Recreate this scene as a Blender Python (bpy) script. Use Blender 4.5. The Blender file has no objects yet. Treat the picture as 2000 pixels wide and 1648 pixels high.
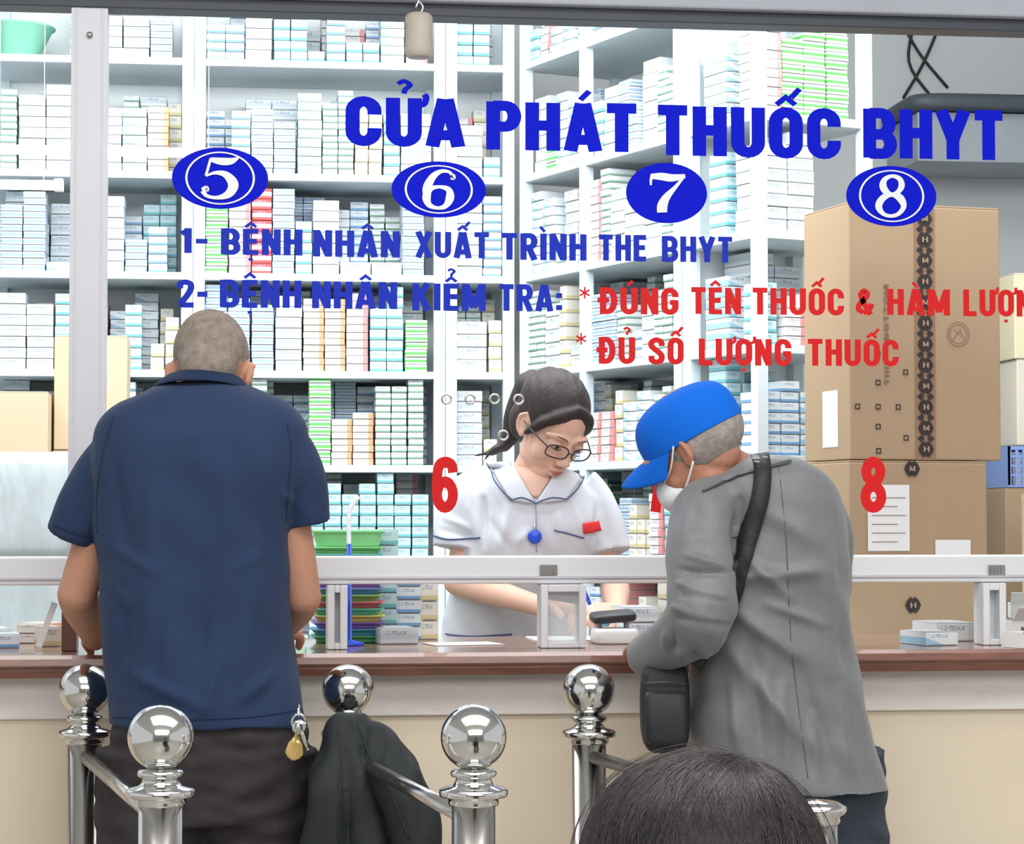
import bpy, bmesh, math, random, unicodedata
from mathutils import Vector, Matrix, noise
from mathutils.bvhtree import BVHTree
random.seed(7)
S=bpy.context.scene; COL=S.collection
S.view_settings.view_transform='Standard'
V=Vector
# ------------------------------------------------------------ camera
f=4600.0; psi=math.radians(7); tau=math.atan(189/4600)
F0=V((math.sin(psi),math.cos(psi),0)); R=V((math.cos(psi),-math.sin(psi),0)); Z=V((0,0,1))
F=F0*math.cos(tau)+Z*math.sin(tau); U=R.cross(F); C=V((0,-4.57,1.3))
cd=bpy.data.cameras.new('camera'); cam=bpy.data.objects.new('camera',cd); COL.objects.link(cam)
cd.sensor_width=36; cd.lens=36*f/2000; cd.clip_start=.05; cd.clip_end=100
cam.matrix_world=Matrix(((R.x,U.x,-F.x,C.x),(R.y,U.y,-F.y,C.y),(R.z,U.z,-F.z,C.z),(0,0,0,1)))
S.camera=cam
def ray(px,py): return F+R*((px-1000)/f)+U*((824-py)/f)
def at(px,py,d): return C+ray(px,py)*d
def on_y(px,py,Y):
    d=ray(px,py); return C+d*((Y-C.y)/d.y)
def proj(p):
    q=p-C; t=q.dot(F); return 1000+f*q.dot(R)/t, 824-f*q.dot(U)/t
# ------------------------------------------------------------ materials
def lin(c):
    o=[]
    for x in c:
        x=x/255; o.append(x/12.92 if x<=.04045 else ((x+.055)/1.055)**2.4)
    return (*o,1)
MATS={}
def mat(name,col,rough=.6,metal=0,var=.08,vs=6,bump=0,bs=60,stretch=(1,1,1),sheen=0,sss=0,coat=0,emit=0,spec=None):
    if name in MATS: return MATS[name]
    m=bpy.data.materials.new(name); m.use_nodes=True; nt=m.node_tree; N=nt.nodes; L=nt.links
    b=N['Principled BSDF']; c=lin(col)
    tc=N.new('ShaderNodeTexCoord'); mp=N.new('ShaderNodeMapping'); mp.inputs['Scale'].default_value=stretch
    L.new(tc.outputs['Object'],mp.inputs['Vector'])
    nz=N.new('ShaderNodeTexNoise'); nz.inputs['Scale'].default_value=vs; nz.inputs['Detail'].default_value=4
    L.new(mp.outputs[0],nz.inputs['Vector'])
    mx=N.new('ShaderNodeMix'); mx.data_type='RGBA'
    mx.inputs[6].default_value=(*[x*(1-var*1.6) for x in c[:3]],1); mx.inputs[7].default_value=(*[min(1,x*(1+var*1.6)) for x in c[:3]],1)
    L.new(nz.outputs['Fac'],mx.inputs[0]); L.new(mx.outputs[2],b.inputs['Base Color'])
    b.inputs['Roughness'].default_value=rough; b.inputs['Metallic'].default_value=metal
    if spec is not None: b.inputs['Specular IOR Level'].default_value=spec
    if sheen: b.inputs['Sheen Weight'].default_value=sheen
    if sss:
        b.inputs['Subsurface Weight'].default_value=sss; b.inputs['Subsurface Radius'].default_value=(.01,.004,.002); b.inputs['Subsurface Scale'].default_value=1
    if coat: b.inputs['Coat Weight'].default_value=coat
    if emit:
        b.inputs['Emission Color'].default_value=c; b.inputs['Emission Strength'].default_value=emit
    if bump:
        n2=N.new('ShaderNodeTexNoise'); n2.inputs['Scale'].default_value=bs; n2.inputs['Detail'].default_value=5
        L.new(mp.outputs[0],n2.inputs['Vector'])
        bp=N.new('ShaderNodeBump'); bp.inputs['Strength'].default_value=bump; bp.inputs['Distance'].default_value=.01
        L.new(n2.outputs['Fac'],bp.inputs['Height']); L.new(bp.outputs[0],b.inputs['Normal'])
    MATS[name]=m; return m
def pack_mat(name,base,band,mode):
    m=bpy.data.materials.new(name); m.use_nodes=True; nt=m.node_tree; N=nt.nodes; L=nt.links
    b=N['Principled BSDF']; b.inputs['Roughness'].default_value=.5
    tc=N.new('ShaderNodeTexCoord'); sp=N.new('ShaderNodeSeparateXYZ'); L.new(tc.outputs['UV'],sp.inputs[0])
    def mth(op,a,bv):
        n=N.new('ShaderNodeMath'); n.operation=op
        for i,x in enumerate((a,bv)):
            if isinstance(x,(int,float)): n.inputs[i].default_value=x
            else: L.new(x,n.inputs[i])
        return n.outputs[0]
    X,Zc=sp.outputs[0],sp.outputs[1]
    if mode==0: k=mth('LESS_THAN',Zc,.28)
    elif mode==1: k=mth('GREATER_THAN',X,.76)
    elif mode==2: k=mth('MULTIPLY',mth('GREATER_THAN',Zc,.3),mth('LESS_THAN',Zc,.66))
    else: k=mth('LESS_THAN',mth('ADD',X,Zc),.6)
    mx=N.new('ShaderNodeMix'); mx.data_type='RGBA'; mx.inputs[6].default_value=lin(base); mx.inputs[7].default_value=lin(band); L.new(k,mx.inputs[0])
    mp=N.new('ShaderNodeMapping'); mp.inputs['Scale'].default_value=(26,9,1); L.new(tc.outputs['UV'],mp.inputs[0])
    vz=N.new('ShaderNodeTexVoronoi'); vz.inputs['Scale'].default_value=1.0; L.new(mp.outputs[0],vz.inputs['Vector'])
    rows=mth('MULTIPLY',mth('GREATER_THAN',Zc,.6),mth('LESS_THAN',Zc,.84))
    rows=mth('MULTIPLY',rows,mth('LESS_THAN',X,.68)); rows=mth('MULTIPLY',rows,mth('GREATER_THAN',X,.1))
    rows=mth('MULTIPLY',rows,mth('LESS_THAN',vz.outputs['Distance'],.55))
    m2=N.new('ShaderNodeMix'); m2.data_type='RGBA'; L.new(rows,m2.inputs[0]); L.new(mx.outputs[2],m2.inputs[6]); m2.inputs[7].default_value=lin((128,154,178))
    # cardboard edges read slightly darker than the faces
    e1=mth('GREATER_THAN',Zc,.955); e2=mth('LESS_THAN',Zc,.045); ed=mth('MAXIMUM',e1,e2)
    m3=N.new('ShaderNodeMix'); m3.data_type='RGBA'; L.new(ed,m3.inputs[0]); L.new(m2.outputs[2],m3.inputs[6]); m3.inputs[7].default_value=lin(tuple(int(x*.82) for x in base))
    L.new(m3.outputs[2],b.inputs['Base Color']); return m
M_navy=mat('navy_knit',(38,55,86),.9,var=.06,vs=9,bump=.15,bs=400,sheen=.05,spec=.25)
M_navy2=mat('navy_collar',(31,47,76),.9,var=.05,bump=.2,bs=400,spec=.25)
M_skin=mat('skin_tan',(184,136,112),.55,var=.09,vs=20,bump=.08,bs=150,sss=.12,spec=.3)
M_skin2=mat('skin_fair',(218,178,158),.55,var=.05,vs=14,bump=.03,bs=150,sss=.15,spec=.3)
M_skin3=mat('skin_weathered',(178,126,104),.55,var=.1,vs=24,bump=.15,bs=120,sss=.1,spec=.3)
M_buzz=mat('cropped_grey_hair',(152,140,131),.9,var=.36,vs=70,bump=.6,bs=450,spec=.1)
M_greyhair=mat('grey_hair',(160,150,146),.8,var=.35,vs=90,bump=.5,bs=500)
M_dark=mat('charcoal_trouser',(46,41,44),.85,var=.1,vs=7,bump=.2,bs=300)
M_shoe=mat('black_shoe',(25,24,24),.4)
M_grey=mat('grey_suiting',(108,111,114),.5,var=.09,vs=60,bump=.12,bs=420,sheen=.2)
M_cap=mat('blue_cotton',(12,100,208),.85,var=.06,vs=8,bump=.12,bs=300,spec=.2)
M_mask=mat('mask_white',(236,238,240),.8,var=.03,bump=.1)
M_black=mat('black_nylon',(28,29,34),.6,var=.12,vs=10,bump=.15,bs=200)
M_coat=mat('white_coat',(204,209,217),.8,var=.04,vs=5,bump=.08,bs=200)
M_pipe=mat('navy_piping',(60,80,125),.7)
M_hair=mat('dark_hair',(46,37,37),.5,var=.3,vs=40,bump=.25,bs=60,stretch=(4,4,.6),spec=.35)
M_hair2=mat('dark_hair_grey_streaks',(26,22,24),.4,var=.4,vs=50,bump=.25,bs=90,stretch=(3,1,3))
M_chrome=mat('polished_steel',(215,215,212),.12,1,var=.03,vs=10)
M_steel=mat('brushed_steel',(200,198,194),.22,1,var=.06,vs=20,stretch=(1,1,.1))
M_jacket=mat('black_green_jacket',(25,31,33),.75,var=.15,vs=5,bump=.2,bs=40)
M_alu=mat('white_aluminium',(222,224,228),.4,var=.04,vs=4)
M_frame=mat('mullion_aluminium',(198,200,208),.35,metal=.1,var=.05,vs=3)
M_gasket=mat('dark_gasket',(58,64,74),.5)
M_beam=mat('grey_beam',(168,174,184),.5)
M_wood=mat('varnished_wood_edge',(128,84,70),.35,var=.35,vs=12,stretch=(1,8,8),coat=.3)
M_woodtop=mat('counter_top_gloss',(152,118,104),.18,var=.15,vs=7,stretch=(1,6,6),coat=.5)
M_band=mat('chalky_band_paint',(236,230,224),.7,var=.09,vs=10,stretch=(1,1,4),bump=.2,bs=30)
M_beige=mat('beige_wall_paint',(226,212,190),.7,var=.04,vs=3)
M_wall=mat('pharmacy_wall_paint',(212,215,217),.8,var=.04,vs=2)
M_floor=mat('hall_floor_tile',(172,166,158),.3,var=.12,vs=3)
M_ceil=mat('ceiling_paint',(225,226,226),.8)
M_shelf=mat('white_shelf_paint',(212,224,229),.45,var=.02)
M_back=mat('shelf_back_panel',(240,247,248),.6,var=.03,vs=2)
M_card=mat('kraft_cardboard',(166,142,114),.8,var=.05,vs=4,bump=.1,bs=20,stretch=(1,1,.15))
M_card2=mat('kraft_cardboard_pale',(198,178,150),.8,var=.06,vs=4)
M_tape=mat('brown_tape',(142,112,88),.35,var=.05)
M_ink=mat('black_ink',(44,38,37),.6)
M_inksoft=mat('faint_ink',(122,96,76),.7)
M_paper=mat('paper_white',(226,228,228),.6,var=.03,vs=12)
M_blue=mat('vinyl_blue',(12,26,204),.5,var=.04,vs=3,spec=.06)
M_blue2=mat('vinyl_blue_faded',(34,54,186),.5,var=.1,vs=5,spec=.1)
M_red=mat('vinyl_red',(214,40,42),.5,var=.06,vs=4,spec=.1)
M_vwhite=mat('vinyl_white',(236,240,244),.4,var=.02)
M_pink=mat('lip_skin',(178,100,98),.5)
M_eye=mat('eye_white',(240,238,235),.2)
M_gold=mat('brass_key',(215,185,120),.3,.7)
M_lens=mat('smoked_frame',(48,36,40),.25)
M_tagred=mat('flag_red',(222,42,40),.6)
M_badge=mat('badge_blue',(25,75,205),.3)
M_bundle=mat('plastic_wrapped_bundle',(186,198,202),.35,var=.12,vs=30,bump=.3,bs=45,stretch=(1,1,.3))
M_brown=mat('dark_wood_block',(96,58,46),.4,var=.2,vs=10)
# ------------------------------------------------------------ geometry
class G:
    def __init__(s): s.v=[]; s.f=[]
    def add(s,v,fc):
        o=len(s.v); s.v+= [V(x) for x in v]; s.f+=[[i+o for i in q] for q in fc]
def link(o,parent=None):
    COL.objects.link(o)
    if parent: o.parent=parent
    return o
def mk(name,g,m,parent=None,smooth=True,solid=0,bevel=0,subsurf=0):
    me=bpy.data.meshes.new(name); me.from_pydata([tuple(x) for x in g.v],[],g.f); me.update()
    bm=bmesh.new(); bm.from_mesh(me); bmesh.ops.recalc_face_normals(bm,faces=bm.faces); bm.to_mesh(me); bm.free()
    for p in me.polygons: p.use_smooth=smooth
    me.materials.append(m); o=bpy.data.objects.new(name,me); link(o,parent)
    if solid:
        md=o.modifiers.new('s','SOLIDIFY'); md.thickness=solid; md.offset=0
    if bevel:
        md=o.modifiers.new('b','BEVEL'); md.width=bevel; md.segments=2; md.limit_method='ANGLE'
    if subsurf:
        md=o.modifiers.new('ss','SUBSURF'); md.levels=subsurf; md.render_levels=subsurf
    return o
def meta(o,label,cat,group=None,kind=None):
    o['label']=label; o['category']=cat
    if group: o['group']=group
    if kind: o['kind']=kind
    return o
def empty(name,loc=(0,0,0)):
    e=bpy.data.objects.new(name,None); e.location=loc; e.empty_display_size=.1; COL.objects.link(e); return e
def catmull(P,n=6,closed=False):
    P=[V(p) for p in P]; out=[]; k=len(P)
    rng=range(k if closed else k-1)
    for i in rng:
        if closed: a,b,c,d=P[(i-1)%k],P[i],P[(i+1)%k],P[(i+2)%k]
        else: a,b,c,d=P[max(i-1,0)],P[i],P[i+1],P[min(i+2,k-1)]
        for j in range(n):
            t=j/n; out.append(.5*((2*b)+(c-a)*t+(2*a-5*b+4*c-d)*t*t+(3*b-a-3*c+d)*t**3))
    if not closed: out.append(P[-1])
    return out
def loft(g,rings,n=36,fold=None):
    """rings: (centre, ax, ay, a, b, p)"""
    o=len(g.v); k=len(rings)
    for ri,(c,ax,ay,a,b,p) in enumerate(rings):
        for i in range(n):
            th=2*math.pi*i/n; cx,sy=math.cos(th),math.sin(th)
            x=math.copysign(abs(cx)**(2/p),cx); y=math.copysign(abs(sy)**(2/p),sy)
            m=1+(fold(ri/(k-1),th) if fold else 0)
            g.v.append(c+ax*(a*x*m)+ay*(b*y*m))
    for r in range(k-1):
        for i in range(n):
            j=(i+1)%n; g.f.append([o+r*n+i,o+r*n+j,o+(r+1)*n+j,o+(r+1)*n+i])
    for r in (0,k-1):
        g.v.append(V(rings[r][0])); ci=len(g.v)-1
        for i in range(n):
            j=(i+1)%n; g.f.append([ci,o+r*n+i,o+r*n+j] if r else [ci,o+r*n+j,o+r*n+i])
def blob(g,c,r,M=None,seg=24,rg=14):
    c=V(c); o=len(g.v); M=M or Matrix.Identity(3)
    for i in range(1,rg):
        ph=math.pi*i/rg
        for j in range(seg):
            t=2*math.pi*j/seg
            g.v.append(c+M@V((r[0]*math.sin(ph)*math.cos(t),r[1]*math.sin(ph)*math.sin(t),r[2]*math.cos(ph))))
    g.v.append(c+M@V((0,0,r[2]))); g.v.append(c+M@V((0,0,-r[2]))); T,B=len(g.v)-2,len(g.v)-1
    for i in range(rg-2):
        for j in range(seg):
            k=(j+1)%seg; g.f.append([o+i*seg+j,o+(i+1)*seg+j,o+(i+1)*seg+k,o+i*seg+k])
    for j in range(seg):
        k=(j+1)%seg; g.f.append([T,o+j,o+k]); g.f.append([B,o+(rg-2)*seg+k,o+(rg-2)*seg+j])
def tube(g,P,rad,n=14,sub=5,round_=True,flat=1.0,nref=None):
    P=[V(p) for p in P]
    if not isinstance(rad,(list,tuple)): rad=[rad]*len(P)
    if sub>1 and len(P)>1:
        pts=catmull(P,sub); rr=catmull([V((r,0,0)) for r in rad],sub); rr=[x.x for x in rr]
    else: pts,rr=P,list(rad)
    o=len(g.v); k=len(pts); a=None
    for i,p in enumerate(pts):
        t=(pts[min(i+1,k-1)]-pts[max(i-1,0)]).normalized()
        if a is None:
            a=V(nref) if nref else (V((0,0,1)) if abs(t.z)<.9 else V((0,1,0)))
        a=(a-t*a.dot(t)).normalized(); b=t.cross(a)
        for j in range(n):
            th=2*math.pi*j/n; g.v.append(p+a*(rr[i]*math.cos(th)*flat)+b*(rr[i]*math.sin(th)))
    for r in range(k-1):
        for i in range(n):
            j=(i+1)%n; g.f.append([o+r*n+i,o+r*n+j,o+(r+1)*n+j,o+(r+1)*n+i])
    g.f.append([o+i for i in range(n)][::-1]); g.f.append([o+(k-1)*n+i for i in range(n)])
    if round_:
        blob(g,pts[0],(rr[0],)*3,seg=14,rg=8); blob(g,pts[-1],(rr[-1],)*3,seg=14,rg=8)
def fuse(name,g,voxel,it,m,parent=None,disp=None):
    me=bpy.data.meshes.new(name+'_src'); me.from_pydata([tuple(x) for x in g.v],[],g.f); me.update()
    bm=bmesh.new(); bm.from_mesh(me); bmesh.ops.recalc_face_normals(bm,faces=bm.faces); bm.to_mesh(me); bm.free()
    t=bpy.data.objects.new('tmp',me); COL.objects.link(t)
    md=t.modifiers.new('r','REMESH'); md.mode='VOXEL'; md.voxel_size=voxel; md.adaptivity=0
    if it:
        ms=t.modifiers.new('s','SMOOTH'); ms.factor=.5; ms.iterations=it
    dg=bpy.context.evaluated_depsgraph_get(); dg.update()
    ev=bpy.data.meshes.new_from_object(t.evaluated_get(dg)); bpy.data.objects.remove(t)
    ev.name=name
    if disp:
        nn=[v.normal.copy() for v in ev.vertices]
        for v,n_ in zip(ev.vertices,nn): v.co+=n_*disp(v.co)
    ev.materials.clear(); ev.materials.append(m)
    for p in ev.polygons: p.use_smooth=True
    ev.update(); o=bpy.data.objects.new(name,ev); return link(o,parent)
def boxg(g,x0,x1,y0,y1,z0,z1,M=None,off=None):
    vs=[V((x,y,z)) for z in (z0,z1) for x,y in ((x0,y0),(x1,y0),(x1,y1),(x0,y1))]
    if M: vs=[M@v for v in vs]
    if off: vs=[v+off for v in vs]
    g.add(vs,[[0,3,2,1],[4,5,6,7],[0,1,5,4],[1,2,6,5],[2,3,7,6],[3,0,4,7]])
def box(name,x0,x1,y0,y1,z0,z1,m,parent=None,bevel=.002,M=None,off=None):
    g=G(); boxg(g,x0,x1,y0,y1,z0,z1,M,off); return mk(name,g,m,parent,smooth=False,bevel=bevel)
def struct(o): o['kind']='structure'; return o
def bvh(o):
    me=o.data; return BVHTree.FromPolygons([v.co.copy() for v in me.vertices],[list(p.vertices) for p in me.polygons])
def hit(B,px,py,off=.004,dflt=5):
    d=ray(px,py).normalized(); h=B.ray_cast(C,d)
    if h[0] is None: return at(px,py,dflt),-F0
    n=h[1]; n=n if n.dot(d)<0 else -n
    return h[0]+n*off,n
def patch(name,B,poly,m,parent,off=.005,solid=.003,res=9,dflt=5):
    g=G(); a,b,c,d=[V((*p,0)) for p in poly]; vs=[];fs=[]
    for i in range(res+1):
        for j in range(res+1):
            u,v=i/res,j/res; q=(a*(1-u)+b*u)*(1-v)+(d*(1-u)+c*u)*v
            vs.append(hit(B,q.x,q.y,off,dflt)[0])
    for i in range(res):
        for j in range(res):
            k=i*(res+1)+j; fs.append([k,k+1,k+res+2,k+res+1])
    g.add(vs,fs); return mk(name,g,m,parent,solid=solid)
def cord(name,B,pts,r,m,parent,off=.004,dflt=5):
    g=G(); P=catmull([V((*p,0)) for p in pts],6); tube(g,[hit(B,p.x,p.y,off,dflt)[0] for p in P],r,n=8,sub=1,round_=False); return mk(name,g,m,parent)
# ------------------------------------------------------------ lettering
T=.175
def arc(cx,cy,rx,ry,a0,a1,n=10):
    return [(cx+rx*math.cos(math.radians(a0+(a1-a0)*i/n)),cy+ry*math.sin(math.radians(a0+(a1-a0)*i/n))) for i in range(n+1)]
def sp(P,n=5,closed=False): return [(p.x,p.y) for p in catmull([V((a,b,0)) for a,b in P],n,closed)]
def glyph(ch):
    w=.5; h=T/2; l=h; r=w-h; b=h; t=1-h; rx=(r-l)/2; ry=.2; cx=w/2
    o=lambda *s:(w,[(list(x),False) for x in s])
    top=arc(cx,t-ry,rx,ry,0,180); bot=arc(cx,b+ry,rx,ry,180,360)
    if ch=='C': return o([(r,.64)]+top+bot+[(r,.36)])
    if ch=='G': return o([(r,.66)]+top+bot+[(r,.5)],[(cx,.46),(w,.46)])
    if ch=='O': return (w,[(top+bot,True)])
    if ch=='U': return o([(l,1)]+bot+[(r,1)])
    if ch=='A': return (.54,[([(.075,0),(.25,1)],False),([(.465,0),(.29,1)],False),([(.12,.24),(.42,.24)],False)])
    if ch in 'PRB':
        s=[[(l,0),(l,1)],[(l,t)]+arc(r-.14,(t+.48)/2,.14,(t-.48)/2,90,-90)+[(l,.48)]]
        if ch=='R': s.append([(cx,.48),(r+.01,0)])
        if ch=='B': s.append([(l,.48)]+arc(r-.12,(b+.48)/2,.14,(.48-b)/2,90,-90)+[(l,b)])
        return o(*s)
    if ch in 'DĐ':
        s=[[(l,0),(l,1)],[(l,t)]+arc(r-.2,.5,.2,t-.5,90,-90,14)+[(l,b)]]
        if ch=='Đ': s.append([(-.08,.52),(.26,.52)])
        return o(*s)
    if ch=='H': return o([(l,0),(l,1)],[(r,0),(r,1)],[(l,.52),(r,.52)])
    if ch=='T': return (.46,[([(.23,0),(.23,1)],False),([(0,t),(.46,t)],False)])
    if ch=='Y': return (.52,[([(.26,0),(.26,.45)],False),([(.07,1),(.26,.4)],False),([(.45,1),(.26,.4)],False)])
    if ch=='N': return o([(l,0),(l,1)],[(r,0),(r,1)],[(l+.0,.97),(r,.03)])
    if ch=='M': return (.66,[([(l,0),(l,1)],False),([(.66-l,0),(.66-l,1)],False),([(l+.02,.97),(.33,.12)],False),([(.64-l,.97),(.33,.12)],False)])
    if ch=='X': return o([(.07,0),(.43,1)],[(.43,0),(.07,1)])
    if ch=='E': return (.42,[([(l,0),(l,1)],False),([(l,t),(.42,t)],False),([(l,.52),(.38,.52)],False),([(l,b),(.42,b)],False)])
    if ch=='L': return (.42,[([(l,0),(l,1)],False),([(l,b),(.42,b)],False)])
    if ch=='I': return (T,[([(l,0),(l,1)],False)])
    if ch=='K': return o([(l,0),(l,1)],[(l+.03,.38),(r+.01,1)],[(.22,.6),(r+.02,0)])
    if ch=='S': return o(sp([(r,.68),(r-.02,.84),(cx,t),(l+.02,.84),(l,.7),(cx-.05,.55),(cx+.08,.44),(r,.3),(r-.03,.14),(cx,b),(l+.02,.14),(l,.32)]))
    if ch=='2': return o(sp([(l,.68),(l+.03,.86),(cx,t),(r-.02,.85),(r,.68),(cx+.05,.42),(l+.02,.14)]),[(l-.02,b),(w,b)])
    if ch=='1': return (.3,[([(.2,0),(.2,1)],False),([(.02,.76),(.2,.9)],False)])
    if ch=='-': return (.3,[([(0,.48),(.3,.48)],False)])
    if ch==':': return (.2,[([(.1,.05),(.1,.24)],False),([(.1,.5),(.1,.69)],False)])
    if ch=='5': return o([(w,t),(l,t)],[(l,1),(l,.52)],sp([(l,.56),(cx,.62),(r-.01,.52),(r,.32),(r-.03,.15),(cx,b),(l+.02,.14),(l,.3)]))
    if ch=='6': return (w,[(arc(cx,.32,rx,.32-b,0,360,20)[:-1],True),(sp([(l,.32),(l,.6),(l+.04,.84),(cx,t),(r-.03,.86),(r,.72)]),False)])
    if ch=='7': return o([(0,t),(w,t)],sp([(r,t),(r-.03,.72),(.24,.4),(.18,0)]))
    if ch=='8': return (w,[(arc(cx,.28,rx,.28-b,0,360,20)[:-1],True),(arc(cx,.74,rx*.88,t-.74,0,360,20)[:-1],True)])
    if ch=='*': return (1.0,[([(.5+.5*math.cos(a),.5+.5*math.sin(a)),(.5-.5*math.cos(a),.5-.5*math.sin(a))],False) for a in (math.pi/2,math.pi/6,-math.pi/6)])
    if ch=='&': return (.6,[(sp([(.5,.0),(.4,.17),(.2,.62),(.17,.8),(.28,.92),(.39,.8),(.3,.6),(.12,.4),(.09,.2),(.25,.08)]),False),(sp([(.25,.08),(.42,.14),(.54,.42)]),False)])
    return (.3,[])
SK=[0]
def ribbon(g,pts,closed,h,mp):
    n=len(pts); P=[V((a,b)) for a,b in pts]; Lft=[];Rt=[]
    hs=h if isinstance(h,(list,tuple)) else [h]*n
    for i in range(n):
        a=P[(i-1)%n] if (closed or i>0) else None; c=P[(i+1)%n] if (closed or i<n-1) else None
        d1=(P[i]-a).normalized() if a is not None and (P[i]-a).length>1e-6 else None
        d2=(c-P[i]).normalized() if c is not None and (c-P[i]).length>1e-6 else None
        d1=d1 or d2; d2=d2 or d1
        n1=V((-d1.y,d1.x)); n2=V((-d2.y,d2.x)); m=n1+n2
        if m.length<.3: m=n1
        m.normalize(); k=hs[i]/max(.45,m.dot(n1)); Lft.append(P[i]+m*k); Rt.append(P[i]-m*k)
    o=len(g.v); SK[0]=(SK[0]+1)%5; dy=V((0,-.00035*SK[0],0))
    for i in range(n): g.v.append(mp(Lft[i].x,Lft[i].y)+dy); g.v.append(mp(Rt[i].x,Rt[i].y)+dy)
    for i in range(n if closed else n-1):
        j=(i+1)%n; g.f.append([o+2*i,o+2*i+1,o+2*j+1,o+2*j])
def word_geo(g,word,mp,bold=1.0):
    """mp(u,v): u in 0..1 across word, v in cap heights"""
    items=[];x=0
    for ch in word:
        if ch=='Đ': base,marks='Đ',''
        else:
            d=unicodedata.normalize('NFD',ch); base,marks=d[0],d[1:]
        w,st=glyph(base); items.append((x,w,st,marks)); x+=w+.1
    tot=x-.1
    for x,w,st,marks in items:
        mm=lambda a,b,x=x: mp((x+a)/tot,b)
        for pts,cl in st: ribbon(g,pts,cl,T/2*bold,mm)
        c=w/2; up=1.07; circ='\u0302' in marks; t=.05
        if circ: ribbon(g,[(c-.15,up),(c,up+.15),(c+.15,up)],False,t,mm)
        if '\u0301' in marks:
            dx,dy=(.12,.14) if circ else (0,0); ribbon(g,[(c-.04+dx,up+dy),(c+.1+dx,up+.19+dy)],False,t,mm)
        if '\u0300' in marks: ribbon(g,[(c+.04,up),(c-.1,up+.19)],False,t,mm)
        if '\u0309' in marks:
            y=up+(.2 if circ else .02); ribbon(g,sp([(c-.09,y+.2),(c,y+.26),(c+.09,y+.18),(c+.02,y+.09),(c,y)]),False,t*.85,mm)
        if '\u031b' in marks: ribbon(g,sp([(w-.06,.84),(w+.05,.88),(w+.08,1.02),(w+.05,1.08)]),False,.05,mm)
        if '\u0323' in marks: ribbon(g,[(c-.06,-.17),(c+.06,-.17)],False,.055,mm)
def serif_digit(g,d,mp):
    def s(pts,ws,cl=False):
        P=catmull([V((a,b,w)) for (a,b),w in zip(pts,ws)],6,cl); ribbon(g,[(p.x,p.y) for p in P],cl,[p.z for p in P],mp)
    if d=='5':
        s([(.26,.93),(.5,.89),(.72,.90),(.88,.99)],[.05,.085,.075,.02]); s([(.26,.96),(.22,.75),(.18,.55)],[.03,.03,.03])
        s([(.18,.54),(.38,.62),(.62,.58),(.80,.36),(.72,.14),(.48,.045),(.24,.08),(.14,.2)],[.02,.04,.075,.115,.095,.045,.04,.06]); s([(.13,.2),(.2,.24),(.22,.18)],[.06,.075,.05])
    if d=='6':
        s([(.50,.56),(.74,.5),(.80,.3),(.70,.1),(.5,.045),(.28,.12),(.2,.32),(.28,.5)],[.04,.07,.11,.07,.04,.07,.11,.07],True)
        s([(.21,.34),(.2,.55),(.32,.8),(.52,.94),(.72,.93),(.82,.84)],[.1,.115,.09,.05,.035,.04]); s([(.78,.80),(.84,.80),(.82,.86)],[.05,.065,.05])
    if d=='7':
        s([(.1,.9),(.35,.9),(.6,.87),(.9,.92)],[.06,.09,.09,.05]); s([(.13,.95),(.11,.8),(.12,.68)],[.035,.03,.02])
        s([(.88,.92),(.7,.66),(.5,.4),(.42,.2),(.42,.02)],[.03,.045,.09,.12,.115])
    if d=='8':
        s([(.5,.53),(.72,.45),(.82,.27),(.7,.1),(.5,.045),(.3,.1),(.18,.27),(.28,.45)],[.05,.09,.07,.05,.04,.05,.09,.08],True)
        s([(.5,.955),(.68,.89),(.74,.74),(.66,.6),(.5,.53),(.34,.61),(.26,.75),(.32,.89)],[.04,.06,.08,.06,.05,.08,.09,.06],True)
YL=-.009
def line(words,m,label,bold=1.0):
    e=None
    if len(words)>1:
        e=empty('window_lettering',on_y(words[0][1],words[0][4],YL)); meta(e,label,'sign')
    for wd,x0,x1,ytop,ybase in words:
        g=G()
        a=on_y(x0,ybase,YL); b=on_y(x1,ybase,YL); t=on_y(x0,ytop,YL); H=t.z-a.z
        if e: a=a-e.location; b=b-e.location
        word_geo(g,wd,lambda u,v,a=a,b=b,H=H: V((a.x+(b.x-a.x)*u,a.y,a.z+H*v)),.85 if wd=='*' else bold)
        o=mk('word' if e else 'window_numeral',g,m,e,smooth=False)
    if not e: meta(o,label,'sign')
    return e or o
line([('CỬA',677,905,189,283),('PHÁT',952,1243,198,292),('THUỐC',1285,1640,206,303),('BHYT',1688,1958,212,308)],M_blue,'large blue vinyl Vietnamese heading stuck on the glass',1.22)
line([('1-',352,405,445,494),('BỆNH',432,590,446,497),('NHÂN',612,780,449,501),('XUẤT',812,955,452,503),('TRÌNH',980,1145,455,507),('THE',1170,1262,458,509),('BHYT',1293,1430,461,511)],M_blue2,'blue vinyl instruction line about showing the card',1.12)
line([('2-',345,405,546,600),('BỆNH',430,588,546,600),('NHÂN',610,775,549,602),('KIỂM',806,948,553,606),('TRA:',975,1098,555,607)],M_blue2,'blue vinyl instruction line about patients checking',1.12)
line([('*',1131,1153,560,583),('ĐÚNG',1172,1325,561,613),('TÊN',1350,1447,561,613),('THUỐC',1470,1648,562,614),('&',1672,1706,564,614),('HÀM',1733,1855,564,615),('LƯỢNG',1882,2052,565,617)],M_red,'red vinyl line about medicine name and dosage',1.1)
line([('*',1124,1146,650,673),('ĐỦ',1170,1240,658,710),('SỐ',1267,1335,659,711),('LƯỢNG',1365,1545,661,713),('THUỐC',1578,1755,662,714)],M_red,'red vinyl line about medicine quantity',1.1)
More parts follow.
